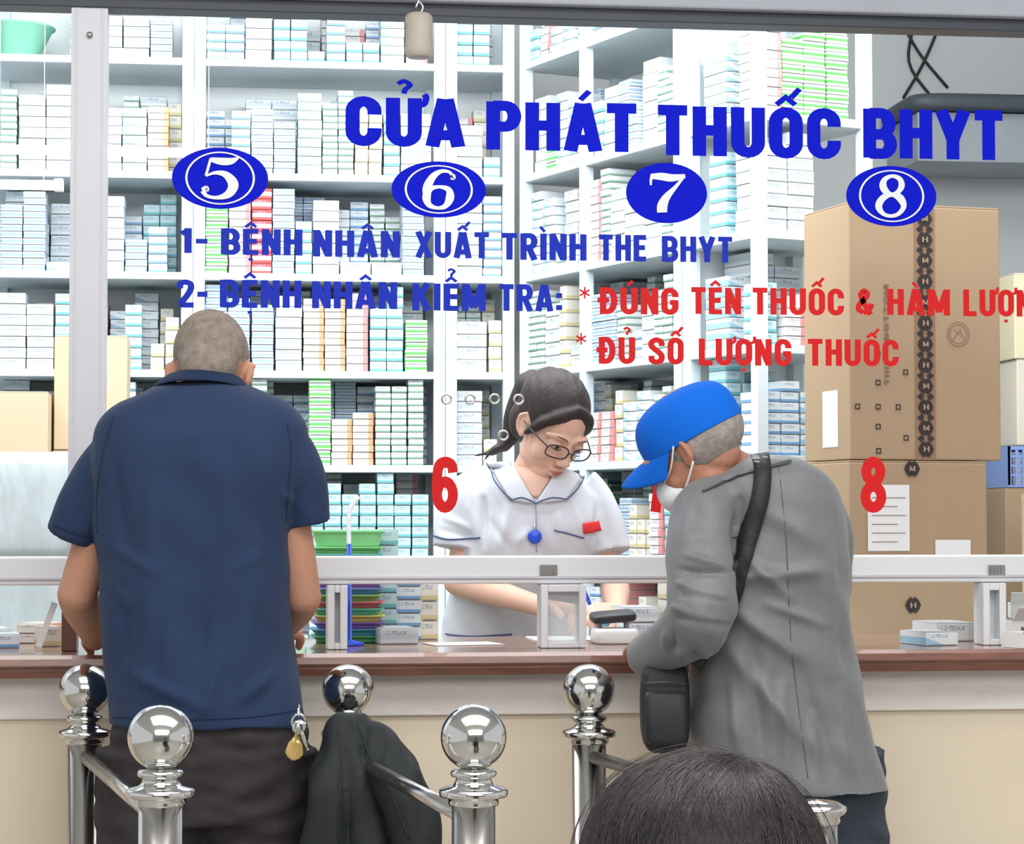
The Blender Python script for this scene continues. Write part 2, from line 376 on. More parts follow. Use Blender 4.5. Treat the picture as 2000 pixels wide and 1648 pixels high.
for d,x0,x1,y0,y1 in (('6',845,893,893,1000),('7',1262,1312,893,1000),('8',1682,1730,893,1000)):
    line([(d,x0,x1,y0,y1)],M_red,'red vinyl numeral %s on the lower glass'%d,1.15)
for d,cx,cy,ax,ay,nx,ny in (('5',430,348,94,60,44,42),('6',857,370,92,55,38,40),('7',1302,377,79,59,42,40),('8',1741,383,88,59,38,43)):
    c=on_y(cx,cy,YL); k=(on_y(cx+ax,cy,YL).x-c.x); q=c.z-on_y(cx,cy+ay,YL).z
    g=G(); n=48; g.add([c]+[c+V((k*math.cos(2*math.pi*i/n),0,q*math.sin(2*math.pi*i/n))) for i in range(n)],[[0,1+i,1+(i+1)%n] for i in range(n)])
    disc=mk('number_badge',g,M_blue,smooth=False); meta(disc,'blue oval vinyl badge with white numeral %s'%d,'sign')
    g=G(); sx=nx/ax*k; sz=ny/ay*q
    serif_digit(g,d,lambda u,v: V((c.x+(u*2-1)*sx+(v-.5)*.006,YL-.0015,c.z+(v*2-1)*sz)))
    mk('numeral',g,M_vwhite,disc,smooth=False)
    if d!='7':
        g=G(); ribbon(g,arc(0,0,.70,.84,0,360,48)[:-1],True,.022,lambda u,v:V((c.x+u*k,YL-.0015,c.z+v*q))); mk('inner_ring',g,M_vwhite,disc,smooth=False)
# ------------------------------------------------------------ structure
XL,XR=-1.6,3.4
struct(box('floor',-4,5,-9.5,3.3,-.1,0,M_floor,bevel=0))
struct(box('ceiling',-4,5,-9.5,3.3,3.15,3.25,M_ceil,bevel=0))
struct(box('wall_back',-2.2,3.6,2.95,3.1,0,3.15,M_wall,bevel=0))
struct(box('wall_right',3.4,3.55,.3,2.95,0,3.15,M_wall,bevel=0))
struct(box('wall_left',-2.2,-2.05,.3,2.95,0,3.15,M_wall,bevel=0))
struct(box('wall_front',XL-.6,XR+.2,-.12,.12,0,.985,M_beige,bevel=0))
struct(box('trim_1',XL-.6,XR+.2,-.132,-.12,.93,1.012,M_band,bevel=.003))
struct(box('wall_hall',-4,5,-9.5,-9.35,0,3.15,mat('hall_wall_paint',(180,182,180),.8),bevel=0))
zt=2.29
struct(box('wall_upper',XL-.6,XR+.2,-.1,.1,zt+.1,3.15,M_beam,bevel=0))
struct(box('trim_2',XL-.6,XR+.2,-.06,.05,zt+.012,zt+.1,M_beam,bevel=.004))
struct(box('trim_3',XL-.6,XR+.2,-.035,.03,zt-.012,zt+.012,M_gasket,bevel=.002))
m0=on_y(135,600,-.03).x; m1=on_y(207,600,-.03).x
g=G(); boxg(g,m0,m1,-.03,.025,1.2,zt); boxg(g,m0+.008,m0+.012,-.0312,-.03,1.23,zt-.01); boxg(g,m1-.012,m1-.008,-.0312,-.03,1.23,zt-.01); o=struct(mk('window_mullion',g,M_frame,smooth=False,bevel=.003))  # only the frame mullion, no glass pane is built
g=G(); tube(g,[on_y(175,68,-.03),on_y(175,68,-.036)],.006,n=12,sub=1,round_=False); s=mk('screw',g,M_steel); meta(s,'small round screw head on the aluminium mullion','screw')
struct(box('trim_4',XL-.4,XR,-.032,.032,1.174,1.228,M_alu,bevel=.004))
struct(box('trim_5',XL-.4,XR,-.036,-.03,1.184,1.19,M_frame,bevel=.001))
for px,py in ((872,779),(918,779),(966,779),(1013,780),(983,850)):
    c=on_y(px,py,-.004); g=G(); tube(g,[c+V((.009*math.cos(a),0,.009*math.sin(a))) for a in [i*math.pi/10 for i in range(21)]],.0022,n=8,sub=1,round_=False)
    o=mk('speaking_hole_ring',g,M_steel); meta(o,'small round speaking hole ring in the window pane','ring','speaking holes in the pane')
# counter
g=G(); prof=[(-.2,1.05),(-.212,1.044),(-.214,1.034),(-.204,1.028),(-.204,1.024),(-.196,1.012),(-.12,1.012),(-.12,1.012)]
cnt=empty('service_counter',(0,0,0)); meta(cnt,'long varnished reddish brown wooden service counter top','counter')
box('counter_top',XL-.6,XR+.2,-.2,.42,1.02,1.05,M_woodtop,cnt,bevel=.004)
g=G(); n=len(prof)-1
for x in (XL-.6,XR+.2):
    for y,z in prof[:n]: g.v.append(V((x,y-.001,z)))
for i in range(n-1): g.f.append([i,i+1,n+i+1,n+i])
mk('edge_moulding',g,M_wood,cnt,smooth=False,solid=.004)
def acrylic(name,col):
    m=mat(name,col,.15,var=.03); b=m.node_tree.nodes['Principled BSDF']; b.inputs['Alpha'].default_value=.45; return m
M_acr=acrylic('clear_acrylic',(225,232,236))
for i,(x0,x1) in enumerate(((637,676),(1050,1138),(1905,1950))):
    e=empty('sliding_hatch_frame',(on_y((x0+x1)/2,1200,0).x,0,1.0505)); meta(e,'clear acrylic hatch panel with white worn edge frame','window frame')
    w=(on_y(x1,1200,-.02).x-on_y(x0,1200,-.02).x); fw=.014
    for xx in (-w/2,w/2-fw): box('upright',xx,xx+fw,-.05,.012,.0,.1225,M_alu,e,bevel=.002)
    box('base_rail',-w/2+fw,w/2-fw,-.05,.012,0,.012,M_alu,e,bevel=.002)
    box('top_rail',-w/2+fw,w/2-fw,-.05,.012,.108,.1225,M_alu,e,bevel=.002)
    box('clear_panel',-w/2+fw,w/2-fw,-.022,-.018,.012,.108,M_acr,e,bevel=0)
for px in (1070,1945):
    p=on_y(px,1113,-.034); g=G()
    for k in range(4): boxg(g,p.x-.012+k*.007,p.x-.009+k*.007,-.04,-.035,p.z-.007,p.z+.007)
    boxg(g,p.x-.016,p.x+.018,-.0375,-.035,p.z-.01,p.z+.01)
    o=mk('hatch_latch',g,M_steel,smooth=False); meta(o,'small grooved metal latch plate on the sill bar','latch')
p=on_y(136,1215,.0); o=box('wooden_block',p.x-.012,p.x+.016,-.05,.02,1.0505,1.1735,M_brown); meta(o,'dark brown wooden upright block under the sill','wooden post')
e=empty('hanging_weight',on_y(818,70,-.08)); meta(e,'pale grey cylinder hanging from a wire hook','weight')
def lathe(g,prof,c=V((0,0,0)),n=28):
    o=len(g.v)
    for r,z in prof:
        for i in range(n): g.v.append(c+V((r*math.cos(2*math.pi*i/n),r*math.sin(2*math.pi*i/n),z)))
    for k in range(len(prof)-1):
        for i in range(n):
            j=(i+1)%n; g.f.append([o+k*n+i,o+k*n+j,o+(k+1)*n+j,o+(k+1)*n+i])
g=G(); prof=[(0,.043),(.02,.043),(.026,.038),(.027,.03),(.026,0),(.027,-.03),(.025,-.04),(.02,-.043),(0,-.043)]
lathe(g,prof); mk('cylinder_body',g,mat('putty_grey',(190,182,170),.6,var=.1,vs=20),e)
g=G(); tube(g,[(0,0,.04),(.008,0,.055),(0,0,.066),(-.006,0,.055),(0,0,.07),(0,0,.09)],.0022,n=8); mk('wire_hook',g,M_steel,e)
# ------------------------------------------------------------ shelving
ZB=[.3,.6,.89,1.18,1.46,1.74,2.03,2.33,2.67]
bays=[]
def unit(label,p0,p1,dep,mid=(),top=3.0,back=True,deep=True):
    d=(p1-p0); Lw=d.length; ang=math.atan2(d.y,d.x)
    e=empty('shelving_unit',p0); e.rotation_euler=(0,0,ang); meta(e,label,'shelf')
    fr=[.0172]+[q*Lw for q in mid]+[Lw-.0172]
    for x in fr:
        for y in (0,dep-.03):
            box('upright',x-.017,x+.017,y,y+.03,0,top,M_shelf,e)
    for z in ZB: box('shelf_board',.001,Lw-.001,.002,dep-.004,z-.022,z,M_shelf,e)
    if back: box('back_panel',.001,Lw-.001,dep,dep+.006,.1,top,M_back,e,bevel=0)
    for a_,b_ in zip(fr[:-1],fr[1:]): bays.append((p0.copy(),ang,a_+.019,b_-.019,dep,deep))
def xb(px): return on_y(px,900,2.45).x
xa,x1_,x2_,x3_=xb(-420),xb(375),xb(870),xb(1005)
P=lambda x,y:V((x,y,0))
unit('white metal shelving packed with medicine cartons',P(xa,2.45),P(x1_-.0005,2.45),.35,[.5])
unit('white metal shelving with stacked medicine boxes',P(x1_+.0005,2.45),P(x2_-.0005,2.45),.35)
unit('narrow white shelving bay beside the corner',P(x2_+.0005,2.45),P(x3_,2.45),.35)
W0=P(x3_+.012,2.43); W1=at(1480,1013,5.9); W1.z=0
dr=(W1-W0).normalized(); pr=V((-dr.y,dr.x,0)); We=W1-dr*.37
unit('white side shelving running toward the counter',W0,We,.34,[.42])
unit('white end shelving filled with cartons',W1,W1+pr*.36,.35,back=True)
KINDS=[((.085,.042,.1),(214,222,228),(112,160,208),0),((.1,.036,.1),(224,220,219),(216,140,142),1),((.12,.05,.12),(212,219,223),(192,204,212),2),
 ((.1,.034,.1),(208,228,208),(96,196,88),2),((.075,.05,.08),(188,216,222),(110,186,194),0),((.095,.03,.1),(226,219,210),(224,160,118),1),
 ((.11,.042,.11),(214,222,226),(150,190,214),3),((.06,.062,.07),(222,220,208),(208,196,150),0),((.09,.05,.09),(206,80,80),(240,235,230),2),((.14,.06,.13),(214,220,222),(200,208,212),1),
 ((.07,.03,.09),(220,226,228),(128,176,150),0),((.1,.03,.1),(200,214,228),(150,176,206),2)]
KINDS=[((a[0]*.64,a[1]*.62,a[2]),b,c,d) for a,b,c,d in KINDS]
KN=['white medicine box with a blue base band','white medicine box with a pink end panel','plain off-white medicine box','green and white medicine box','pale teal medicine box','white medicine box with an orange end','white medicine box with a pale blue corner','small cream medicine box with a tan band','red and white medicine box','larger plain white carton box','small white medicine box with a green base','flat pale blue medicine box']
KM=[pack_mat('pack_print_%d'%i,k[1],k[2],k[3]) for i,k in enumerate(KINDS)]
KME=[]
for i,k in enumerate(KINDS):
    g=G(); w,h,d=k[0]; boxg(g,-w/2,w/2,0,d,0,h)
    boxg(g,-w/2+.004,w/2-.004,-.0012,.001,h*.06,h*.94); boxg(g,-w/2+.003,w/2-.003,.004,d-.004,h,h+.0008)
    me=bpy.data.meshes.new('medicine_box'); me.from_pydata([tuple(x) for x in g.v],[],g.f); me.update()
    bm=bmesh.new(); bm.from_mesh(me); bmesh.ops.bevel(bm,geom=list(bm.edges),offset=.0006,segments=1,affect='EDGES'); bm.to_mesh(me); bm.free()
    uv=me.uv_layers.new(name='UVMap')
    for l in me.loops:
        co=me.vertices[l.vertex_index].co; uv.data[l.index].uv=(co.x/w+.5,co.z/h)
    me.materials.append(KM[i]); KME.append(me)
placements=[]
OV=[(375,465,2.03,3),(425,495,2.67,3),(500,650,2.67,4),(505,530,2.03,8),(215,300,1.46,3),(640,700,1.46,5),(1500,1760,2.33,3),(600,850,1.18,4)]
for (p0,ang,a_,b_,dep,deep) in bays:
    Mz=Matrix.Rotation(ang,3,'Z')
    for z in ZB:
        if z<.85: continue
        for row in (0,1):
            x=a_
            while x<b_-.025:
                w0=p0+Mz@V((x+.03,.05,0)); w0.z=z; px,_=proj(w0); k=None
                if px<-60 or px>1800: x+=.1; continue
                if px>1600 and z<2: x+=.1; continue
                if px<120 and z>2.6: x+=.1; continue
                for o_ in OV:
                    if o_[0]<=px<=o_[1] and abs(o_[2]-z)<.01 and not row: k=o_[3]
                if k is None: k=random.choices(range(12),[5,2.2,5,1.5,3.5,1.2,5,2.5,.12,2.5,3.5,3.5])[0]
                w,h,d=KINDS[k][0]
                if x+w>b_: 
                    k=7; w,h,d=KINDS[7][0]
                    if x+w>b_: break
                if random.random()<.012: x+=.02; continue
                hmax=(.268 if z<2.5 else .2)*(random.choice([.9,.97,1]) if row else random.choice([.4,.6,.75,.85,.92,1,1]))
                n=max(1,int(hmax/(h+.0012))); y=(.185+random.random()*.02) if row else .01+random.random()*.025; rep=1 if k==8 else random.choice([1,1,1,2,2])
                for r_ in range(rep):
                    if x+w>b_: break
                    for i in range(max(1,n-random.choice([0,0,1,2]))):
                        lp=V((x+w/2+random.uniform(-.0012,.0012),y+random.uniform(0,.005),0)); wp=p0+Mz@lp; wp.z=z+.0005+i*(h+.0012)
                        placements.append((wp,ang+random.uniform(-.015,.015),k,(wp-C).length,row))
                    x+=w+.003
                x+=random.choice([.001,.002,.004])
def clear(wp):
    x,y=proj(wp+V((0,0,.015)))
    if y>1050 or y<40 or x<5: return False
    if 90<x<640 and y>590: return False
    if 125<x<215: return False
    if 830<x<1800 and y>680 and not (1205>x>1150 and y<880): return False
    if x>1560 and y>390: return False
    return True
placements.sort(key=lambda t:(t[4],not clear(t[0]),t[3]))
NI=285
for wp,an,k,_,_r in placements[:NI]:
    o=bpy.data.objects.new('medicine_box',KME[k]); o.location=wp; o.rotation_euler=(0,0,an); COL.objects.link(o)
    meta(o,KN[k]+' on a shelf','medicine box','medicine boxes on the pharmacy shelves')
rest=placements[NI:]
if rest:
    vs=[];fs=[];mi=[];uvs=[]
    for wp,an,k,_,_r in rest:
        me=KME[k]; o0=len(vs); Mr=Matrix.Rotation(an,3,'Z'); ul=me.uv_layers[0].data
        for v in me.vertices: vs.append(tuple(Mr@v.co+wp))
        for p_ in me.polygons:
            fs.append([i+o0 for i in p_.vertices]); mi.append(k)
            for li in p_.loop_indices: uvs.extend(ul[li].uv)
    me=bpy.data.meshes.new('medicine_box_stacks'); me.from_pydata(vs,[],fs)
    for m in KM: me.materials.append(m)
    me.polygons.foreach_set('material_index',mi); ul=me.uv_layers.new(name='UVMap'); ul.data.foreach_set('uv',uvs); me.update()
    o=bpy.data.objects.new('medicine_box_stacks',me); COL.objects.link(o); meta(o,'many further stacked medicine boxes filling the rear shelves','medicine boxes',kind='stuff')
e=V(on_y(25,70,2.6)); g=G(); lathe(g,[(.0,0),(.06,0),(.075,.01),(.12,.1),(.128,.102),(.126,.106),(.118,.104),(.072,.015),(0,.012)],V((e.x,2.6,2.6715))); o=mk('stand_in_basin',g,mat('mint_plastic',(150,220,190),.35)); meta(o,'mint green basin standing in for a blurred green patch','basin')  # basin shape stands in for a blurred green patch
# ------------------------------------------------------------ cartons
def carton(name,label,corner,yaw,w,d,h,m):
    e=empty(name,corner); e.rotation_euler=(0,0,yaw); meta(e,label,'cardboard box')
    box('carton_body',0,w,0,d,0,h-.004,m,e,bevel=.003)
    box('top_flap',0.001,w-.001,.001,d/2-.002,h-.004,h,m,e,bevel=.001); box('top_flap',0.001,w-.001,d/2+.002,d-.001,h-.004,h,m,e,bevel=.001)
    return e
yw=math.radians(-7+18)
c1=at(1660,1236,5.3)
desk=empty('desk',(1.9,.75,0)); meta(desk,'white work desk behind the counter carrying cartons','desk')
box('desk_top',-.62,.7,-.3,.42,1.0,1.03,M_shelf,desk)
for x in (-.6,.66):
    for y in (-.28,.38): box('leg',x,x+.03,y,y+.03,0,1.0,M_alu,desk)
lo=carton('cardboard_carton','lower brown cardboard carton with white delivery label',V((c1.x,c1.y,1.032)),yw,.35,.24,.40,M_card)
up=carton('cardboard_carton','tall brown cardboard carton sealed with logo printed tape',V((c1.x+.004,c1.y+.004,1.434)),yw,.385,.24,.585,M_card)
def flat(parent,name,x0,x1,z0,z1,m,y=-.001): 
    g=G(); boxg(g,x0,x1,y-.0006,y,z0,z1); return mk(name,g,m,parent,smooth=False)
def marks(parent,H,xc,n,z0):
    for i in range(n):
        g=G(); g2=G()
        z=z0+i*(H-.05)/max(1,n-1) if n>1 else z0
        g.add([V((xc,-.0032,z))]+[V((xc+a*.02,-.0032,z+b*.019)) for a,b in ((1,0),(.75,.55),(.3,1),(0,.75),(-.3,1),(-.75,.55),(-1,0),(-.75,-.55),(-.3,-1),(0,-.75),(.3,-1),(.75,-.55))],[[0,1+a,1+(a+1)%12] for a in range(12)])
        word_geo(g2,'M' if i%2 else 'H',lambda u,v:V((xc-.008+.016*u,-.0044,z-.006+.012*v)),.75)
        if i<n-1 and n>2:
            zm=z+(H-.05)/(n-1)/2
            for s_ in (-1,1): g.add([V((xc+s_*.022,-.003,zm)),V((xc+s_*.012,-.003,zm+.008)),V((xc+s_*.003,-.003,zm)),V((xc+s_*.012,-.003,zm-.008))],[[0,1,2,3]])
        lg=mk('printed_logo',g,M_ink,parent,smooth=False); mk('logo_detail',g2,M_card,lg,smooth=False)
flat(up,'tape',.164,.216,0,.578,M_tape); marks(up,.578,.19,12,.025)
for dx,dz in ((.07,.02),(.07,.075),(.07,.12),(.07,.175),(.018,.12),(.12,.12),(.14,.05),(.14,.2),(.07,.24)):
    g=G(); ribbon(g,[(dx-.005,dz-.005),(dx+.005,dz-.005),(dx+.005,dz+.005),(dx-.005,dz+.005)],True,.0013,lambda u,v:V((u,-.002,v)))
    mk('punched_mark',g,M_ink,up,smooth=False)
g=G()
for rr in (.022,.028): ribbon(g,arc(.275,.29,rr,rr,0,360,20)[:-1],True,.0008,lambda u,v:V((u,-.002,v)))
ribbon(g,[(.26,.275),(.28,.3),(.29,.28),(.265,.3)],False,.0008,lambda u,v:V((u,-.002,v)))
mk('stamp_mark',g,M_inksoft,up,smooth=False)
for wd_,z0_,l_ in (('THIS',.17,.06),('BOTTOM',.27,.13)):
    g=G(); word_geo(g,wd_,lambda u,v:V((.098-.012*v,-.002,z0_+l_*u)),.8); mk('printed_text',g,M_inksoft,up,smooth=False)
g=G(); boxg(g,-.0012,-.0004,.06,.14,.03,.16); mk('side_label',g,M_paper,up,smooth=False)
flat(lo,'delivery_label',.045,.15,.195,.345,M_paper,-.002); flat(lo,'small_label',.215,.305,.185,.22,M_paper,-.002)
marks(lo,.36,.157,2,.072)
g=G()
for i in range(6): boxg(g,.055,.12+.02*(i%2),-.0035,-.003,.215+i*.02,.2165+i*.02)
mk('label_print',g,M_inksoft,lo,smooth=False)
c=at(1985,1236,5.6); carton('cardboard_carton','pale cardboard carton beside the tall carton',V((c.x+.13,c.y-.05,1.032)),yw*.5,.3,.3,.33,M_card2)
c=at(1975,700,6.3)
carton('cardboard_carton','large plain carton on the floor',V((c.x-.02,c.y,.0)),0,.34,.32,.7,M_card2)
carton('cardboard_carton','large brown carton on top of another carton',V((c.x-.02,c.y,.702)),0,.34,.32,.68,M_card)
e=empty('storage_crate',V((c.x-.01,c.y,1.384))); meta(e,'pale blue perforated plastic crate on the carton stack','crate')
MB=mat('blue_crate',(128,156,214),.4)
g=G(); boxg(g,0,.32,0,.3,0,.006); boxg(g,0,.32,0,.006,.1,.11); boxg(g,0,.32,.294,.3,.1,.11); boxg(g,0,.006,0,.3,.1,.11); boxg(g,.314,.32,0,.3,.1,.11)
for i in range(17):
    x_=.0+i*.0195; boxg(g,x_,x_+.008,0,.005,.006,.1); boxg(g,x_,x_+.008,.295,.3,.006,.1)
for z_ in (.03,.055,.08): boxg(g,0,.32,.001,.004,z_,z_+.006)
for x_ in (0,.315): boxg(g,x_,x_+.005,0,.3,.006,.1)
mk('crate_body',g,MB,e,smooth=False)
g=G(); boxg(g,.02,.3,.02,.28,.007,.095); mk('crate_contents',g,M_paper,e,smooth=False)
carton('cardboard_carton','cream carton above the blue crate',V((c.x+.015,c.y,1.496)),0,.3,.3,.23,mat('cream_card',(214,206,190),.7))
carton('storage_box','pale cream storage box topping the carton stack',V((c.x+.01,c.y,1.728)),0,.3,.3,.23,mat('tan_card',(218,208,176),.6))
c=at(-66,870,6.2)
for i,(z,h) in enumerate(((0,.55),(.552,.5),(1.054,.4),(1.456,.18))):
    carton('cardboard_carton','brown cardboard carton in a floor stack',V((c.x+.002*i,c.y,z)),0,.205,.3,h,M_card2 if i%2 else M_card)
c2=at(98,870,6.35)
for i,(z,h) in enumerate(((0,.6),(.602,.5),(1.104,.38),(1.486,.31))):
    carton('cardboard_carton','pale cardboard carton in a tall floor stack',V((c2.x+.003*i,c2.y,z)),0,.195,.22,h,M_card2)
c=at(-30,1100,5.5); d2=empty('desk',(c.x-.1,c.y+.2,0)); meta(d2,'white side desk carrying wrapped bundles','desk')
box('desk_top',-.4,.36,-.22,.25,.97,1.0,M_shelf,d2)
for x in (-.39,.32):
    for y in (-.2,.2): box('leg',x,x+.03,y,y+.03,0,.97,M_alu,d2)
for i,(z0,hh_) in enumerate(((1.001,.2),(1.203,.255))):
    g=G(); rings=[]
    for k in range(9):
        t=k/8; zz=z0+hh_*t; s=1-.05*(abs(t-.5)*2)**6
        rings.append((V((c.x+.06,c.y+.2,zz)),V((1,0,0)),V((0,1,0)),.2*s,.17*s,9))
    loft(g,rings,60,lambda t,th:.006*math.sin(17*th+i)+.004*math.sin(31*th+3*t)); o=mk('wrapped_bundle',g,M_bundle); meta(o,'plastic wrapped pale bundle in a pile','bundle','wrapped bundles on the side desk')
for i,pts in enumerate(([(1765,190),(1800,130),(1830,60),(1835,20)],[(1770,60),(1800,110),(1850,170)],[(1790,30),(1775,120),(1820,190)])):
    g=G(); tube(g,[on_y(x,y,2.942) for x,y in pts],.005,n=8); o=mk('cable',g,M_ink); meta(o,'loose dark cable running on the wall','cable')
g=G(); a_=on_y(1768,215,2.6); w_=1.0
loft(g,[(V((a_.x+w_/2,2.75,z)),V((1,0,0)),V((0,1,0)),w_/2*s,.198*s,8) for z,s in ((a_.z-.0,.97),(a_.z+.01,1),(a_.z+.035,1),(a_.z+.05,.96))]); o=mk('wall_ledge',g,mat('dark_grey_plastic',(70,78,88),.5)); meta(o,'dark grey wall mounted ledge beneath cables','shelf')
o=box('wall_cabinet',a_.x+.04,a_.x+w_-.04,2.6,2.945,a_.z-.16,a_.z-.004,mat('grey_cabinet',(160,168,176),.5)); meta(o,'grey cabinet fixed under the dark ledge','cabinet')
# ------------------------------------------------------------ baskets, trays and counter items
def basket(c,w,d,h,col,i):
    g=G(); rings=[]
    for z,s in ((0,.86),(.004,.87),(h*.85,.97),(h*.86,1.02),(h,1.02),(h,.98),(h*.5,.93),(.01,.84)):
        rings.append((c+V((0,0,z)),V((1,0,0)),V((0,1,0)),w/2*s,d/2*s,5))
    loft(g,rings,40); o=mk('plastic_basket',g,mat('basket_%d'%i,col,.35)); meta(o,'shallow coloured plastic tray in a stack','basket','stacked plastic trays on the counter'); return o
cols=[(110,200,130),(90,170,205),(150,110,185),(225,210,110),(90,190,165),(215,110,115),(135,200,105),(105,150,210),(185,125,195),(110,205,135),(230,165,105),(120,210,145),(100,195,190),(135,215,135),(140,225,150)]
for i in range(15):
    c=on_y(672,1240,.24); basket(V((c.x+.005+random.uniform(-.003,.003),.24,1.0515+i*.0137)),.145,.13,.013 if i<14 else .034,cols[i],i)
e=empty('pen_holder',(on_y(682,1080,.09).x,.09,1.0505)); meta(e,'white and blue pen stand on the counter','pen holder')
g=G(); lathe(g,[(0,0),(.03,0),(.03,.006),(.006,.012),(.005,.2),(.0,.2)]); mk('stand_base',g,M_badge,e)
g=G(); tube(g,[(0,0,.18),(-.001,0,.24),(.002,0,.27),(.016,0,.29)],.0045,n=10); mk('pen_tip_arm',g,M_vwhite,e)
def mbox(px,Y,k,yaw=0,st=1):
    c=on_y(px,1240,Y)
    for i in range(st):
        o=bpy.data.objects.new('medicine_box',KME[k]); o.location=(c.x,Y,1.0505+i*(KINDS[k][0][1]+.0016)); o.rotation_euler=(0,0,yaw); COL.objects.link(o)
        meta(o,KN[k]+' on the counter','medicine box','medicine boxes on the counter')
for px,Y,k,yw_,st in ((-18,.2,2,.2,1),(60,.25,5,-.3,2),(102,.12,7,.3,1),(10,.08,0,.1,1),(-40,.33,7,0,2),(1255,.32,2,.1,2),(1320,.32,7,.1,3),(1870,.1,9,.1,1),(755,.3,4,.02,7),(800,.3,0,.0,6),(838,.3,7,.02,4),(780,.13,2,.1,1),(1840,-.05,6,.2,1)):
    mbox(px,Y,k,yw_,st=st)
g=G(); c=on_y(75,1245,.03); boxg(g,-.006,.006,-.002,.002,0,.09,Matrix.Rotation(.35,3,'Y'),V((c.x,.03,1.055))); o=mk('paper_slip',g,M_paper,smooth=False); meta(o,'folded white paper slip leaning on boxes','paper')
c=on_y(85,1235,.3); g=G(); loft(g,[(V((c.x,.37,1.0515+z)),V((1,0,0)),V((0,1,0)),.035*s,.03*s,4) for z,s in ((0,.9),(.03,1),(.032,1.04),(.034,.96))]); o=mk('amber_dish',g,mat('amber_plastic',(235,170,80),.3)); meta(o,'small amber plastic dish on the counter','dish')
e=empty('document_tray',(on_y(1200,1225,.12).x,.12,1.0505)); meta(e,'white plastic document tray with dark top','tray')
g=G(); loft(g,[(V((0,0,z)),V((1,0,0)),V((0,1,0)),.045*s,.05*s,5) for z,s in ((0,.95),(.004,1),(.022,1),(.03,.9))]); mk('tray_body',g,M_vwhite,e)
g=G(); loft(g,[(V((0,0.02,z)),V((1,0,.08)),V((0,1,.1)),.045*s,.04*s,5) for z,s in ((.045,.95),(.048,1),(.056,1),(.06,.94))]); mk('tray_lid',g,mat('soft_black',(48,48,54),.5),e)
for sx in (-.028,.028):
    g=G(); tube(g,[(sx,.02,.02),(sx,.02,.05)],.006,n=10,sub=1); mk('support',g,M_frame,e)
def open_box(x,y,z,w,d,h,yaw,lab):
    e=empty('open_carton',(x,y,z)); e.rotation_euler=(0,0,yaw); meta(e,lab,'cardboard box')
    g=G(); t=.002
    boxg(g,-w/2,w/2,0,d,0,t); boxg(g,-w/2,w/2,0,t,t,h); boxg(g,-w/2,w/2,d-t,d,t,h); boxg(g,-w/2,-w/2+t,t,d-t,t,h); boxg(g,w/2-t,w/2,t,d-t,t,h)
    mk('carton_body',g,M_paper,e,smooth=False)
    g=G(); boxg(g,-w/2,w/2,0,d*.5,0,.0015,Matrix.Rotation(2.4,3,'X'),V((0,0,h))); mk('open_flap',g,M_paper,e,smooth=False)
    g=G(); boxg(g,-w*.32,-w*.05,-.0008,-.0002,h*.3,h*.7); mk('printed_mark',g,M_inksoft,e,smooth=False)
xx=on_y(2005,1200,.1).x
open_box(xx,.04,1.0505,.11,.08,.045,.15,'open white carton with a raised flap on the counter')
open_box(xx+.005,.075,1.0975,.09,.07,.03,-.25,'open white carton perched on another carton')
open_box(on_y(1985,1200,-.1).x+.03,-.15,1.0505,.09,.06,.03,.4,'small open white carton near the counter edge')
# ------------------------------------------------------------ barriers
def barrier(pb,pf,label,front_ball=True):
    e=empty('queue_barrier',((pb.x+pf.x)/2,(pb.y+pf.y)/2,0)); meta(e,label,'barrier')
    o_=e.location.copy()
    for p,ball in ((pb,True),(pf,front_ball)):
        c=V((p.x-o_.x,p.y-o_.y,0)); zc=1.0
        g=G(); lathe(g,[(0,0),(.075,0),(.075,.006),(.045,.018),(.030,.022),(.030,zc-.09),(.030,zc-.09)],c,40); mk('post',g,M_steel,e)
        g=G(); lathe(g,[(.0,zc-.093),(.034,zc-.093),(.035,zc-.09),(.035,zc-.083),(.046,zc-.081),(.0475,zc-.078),(.0475,zc-.073),(.045,zc-.070),(.03,zc-.066),(.026,zc-.062),(.024,zc-.056),(.031,zc-.053),(.032,zc-.049),(.03,zc-.045),(.015,zc-.042),(0,zc-.042)] if ball else [(0,zc-.118),(.032,zc-.118),(.034,zc-.114),(.033,zc-.108),(.04,zc-.104),(.0425,zc-.1),(.0425,zc-.095),(.03,zc-.088),(0,zc-.084)],c,40); mk('collar_disc',g,M_chrome,e)
        if ball:
            g=G(); blob(g,c+V((0,0,zc)),(.0455,)*3,seg=40,rg=24); mk('ball_finial',g,M_chrome,e)
    a_=V((pb.x-o_.x,pb.y-o_.y,.885)); b_=V((pf.x-o_.x,pf.y-o_.y,.885)); g=G(); tube(g,[a_,b_],.0115,n=16,sub=1,round_=False); mk('handrail',g,M_steel,e)
    g=G(); tube(g,[a_-V((0,0,.5)),b_-V((0,0,.5))],.0115,n=16,sub=1,round_=False); mk('lower_rail',g,M_steel,e)
barrier(at(166,1350,4.13),at(314,1446,3.24),'stainless steel queue barrier with ball topped posts')
barrier(at(680,1353,4.13),at(925,1462,3.24),'stainless steel queue barrier with a dark jacket over its post')
barrier(at(1150,1353,4.13),at(1592,1446,3.24),'stainless steel queue barrier with one flat capped post',False)
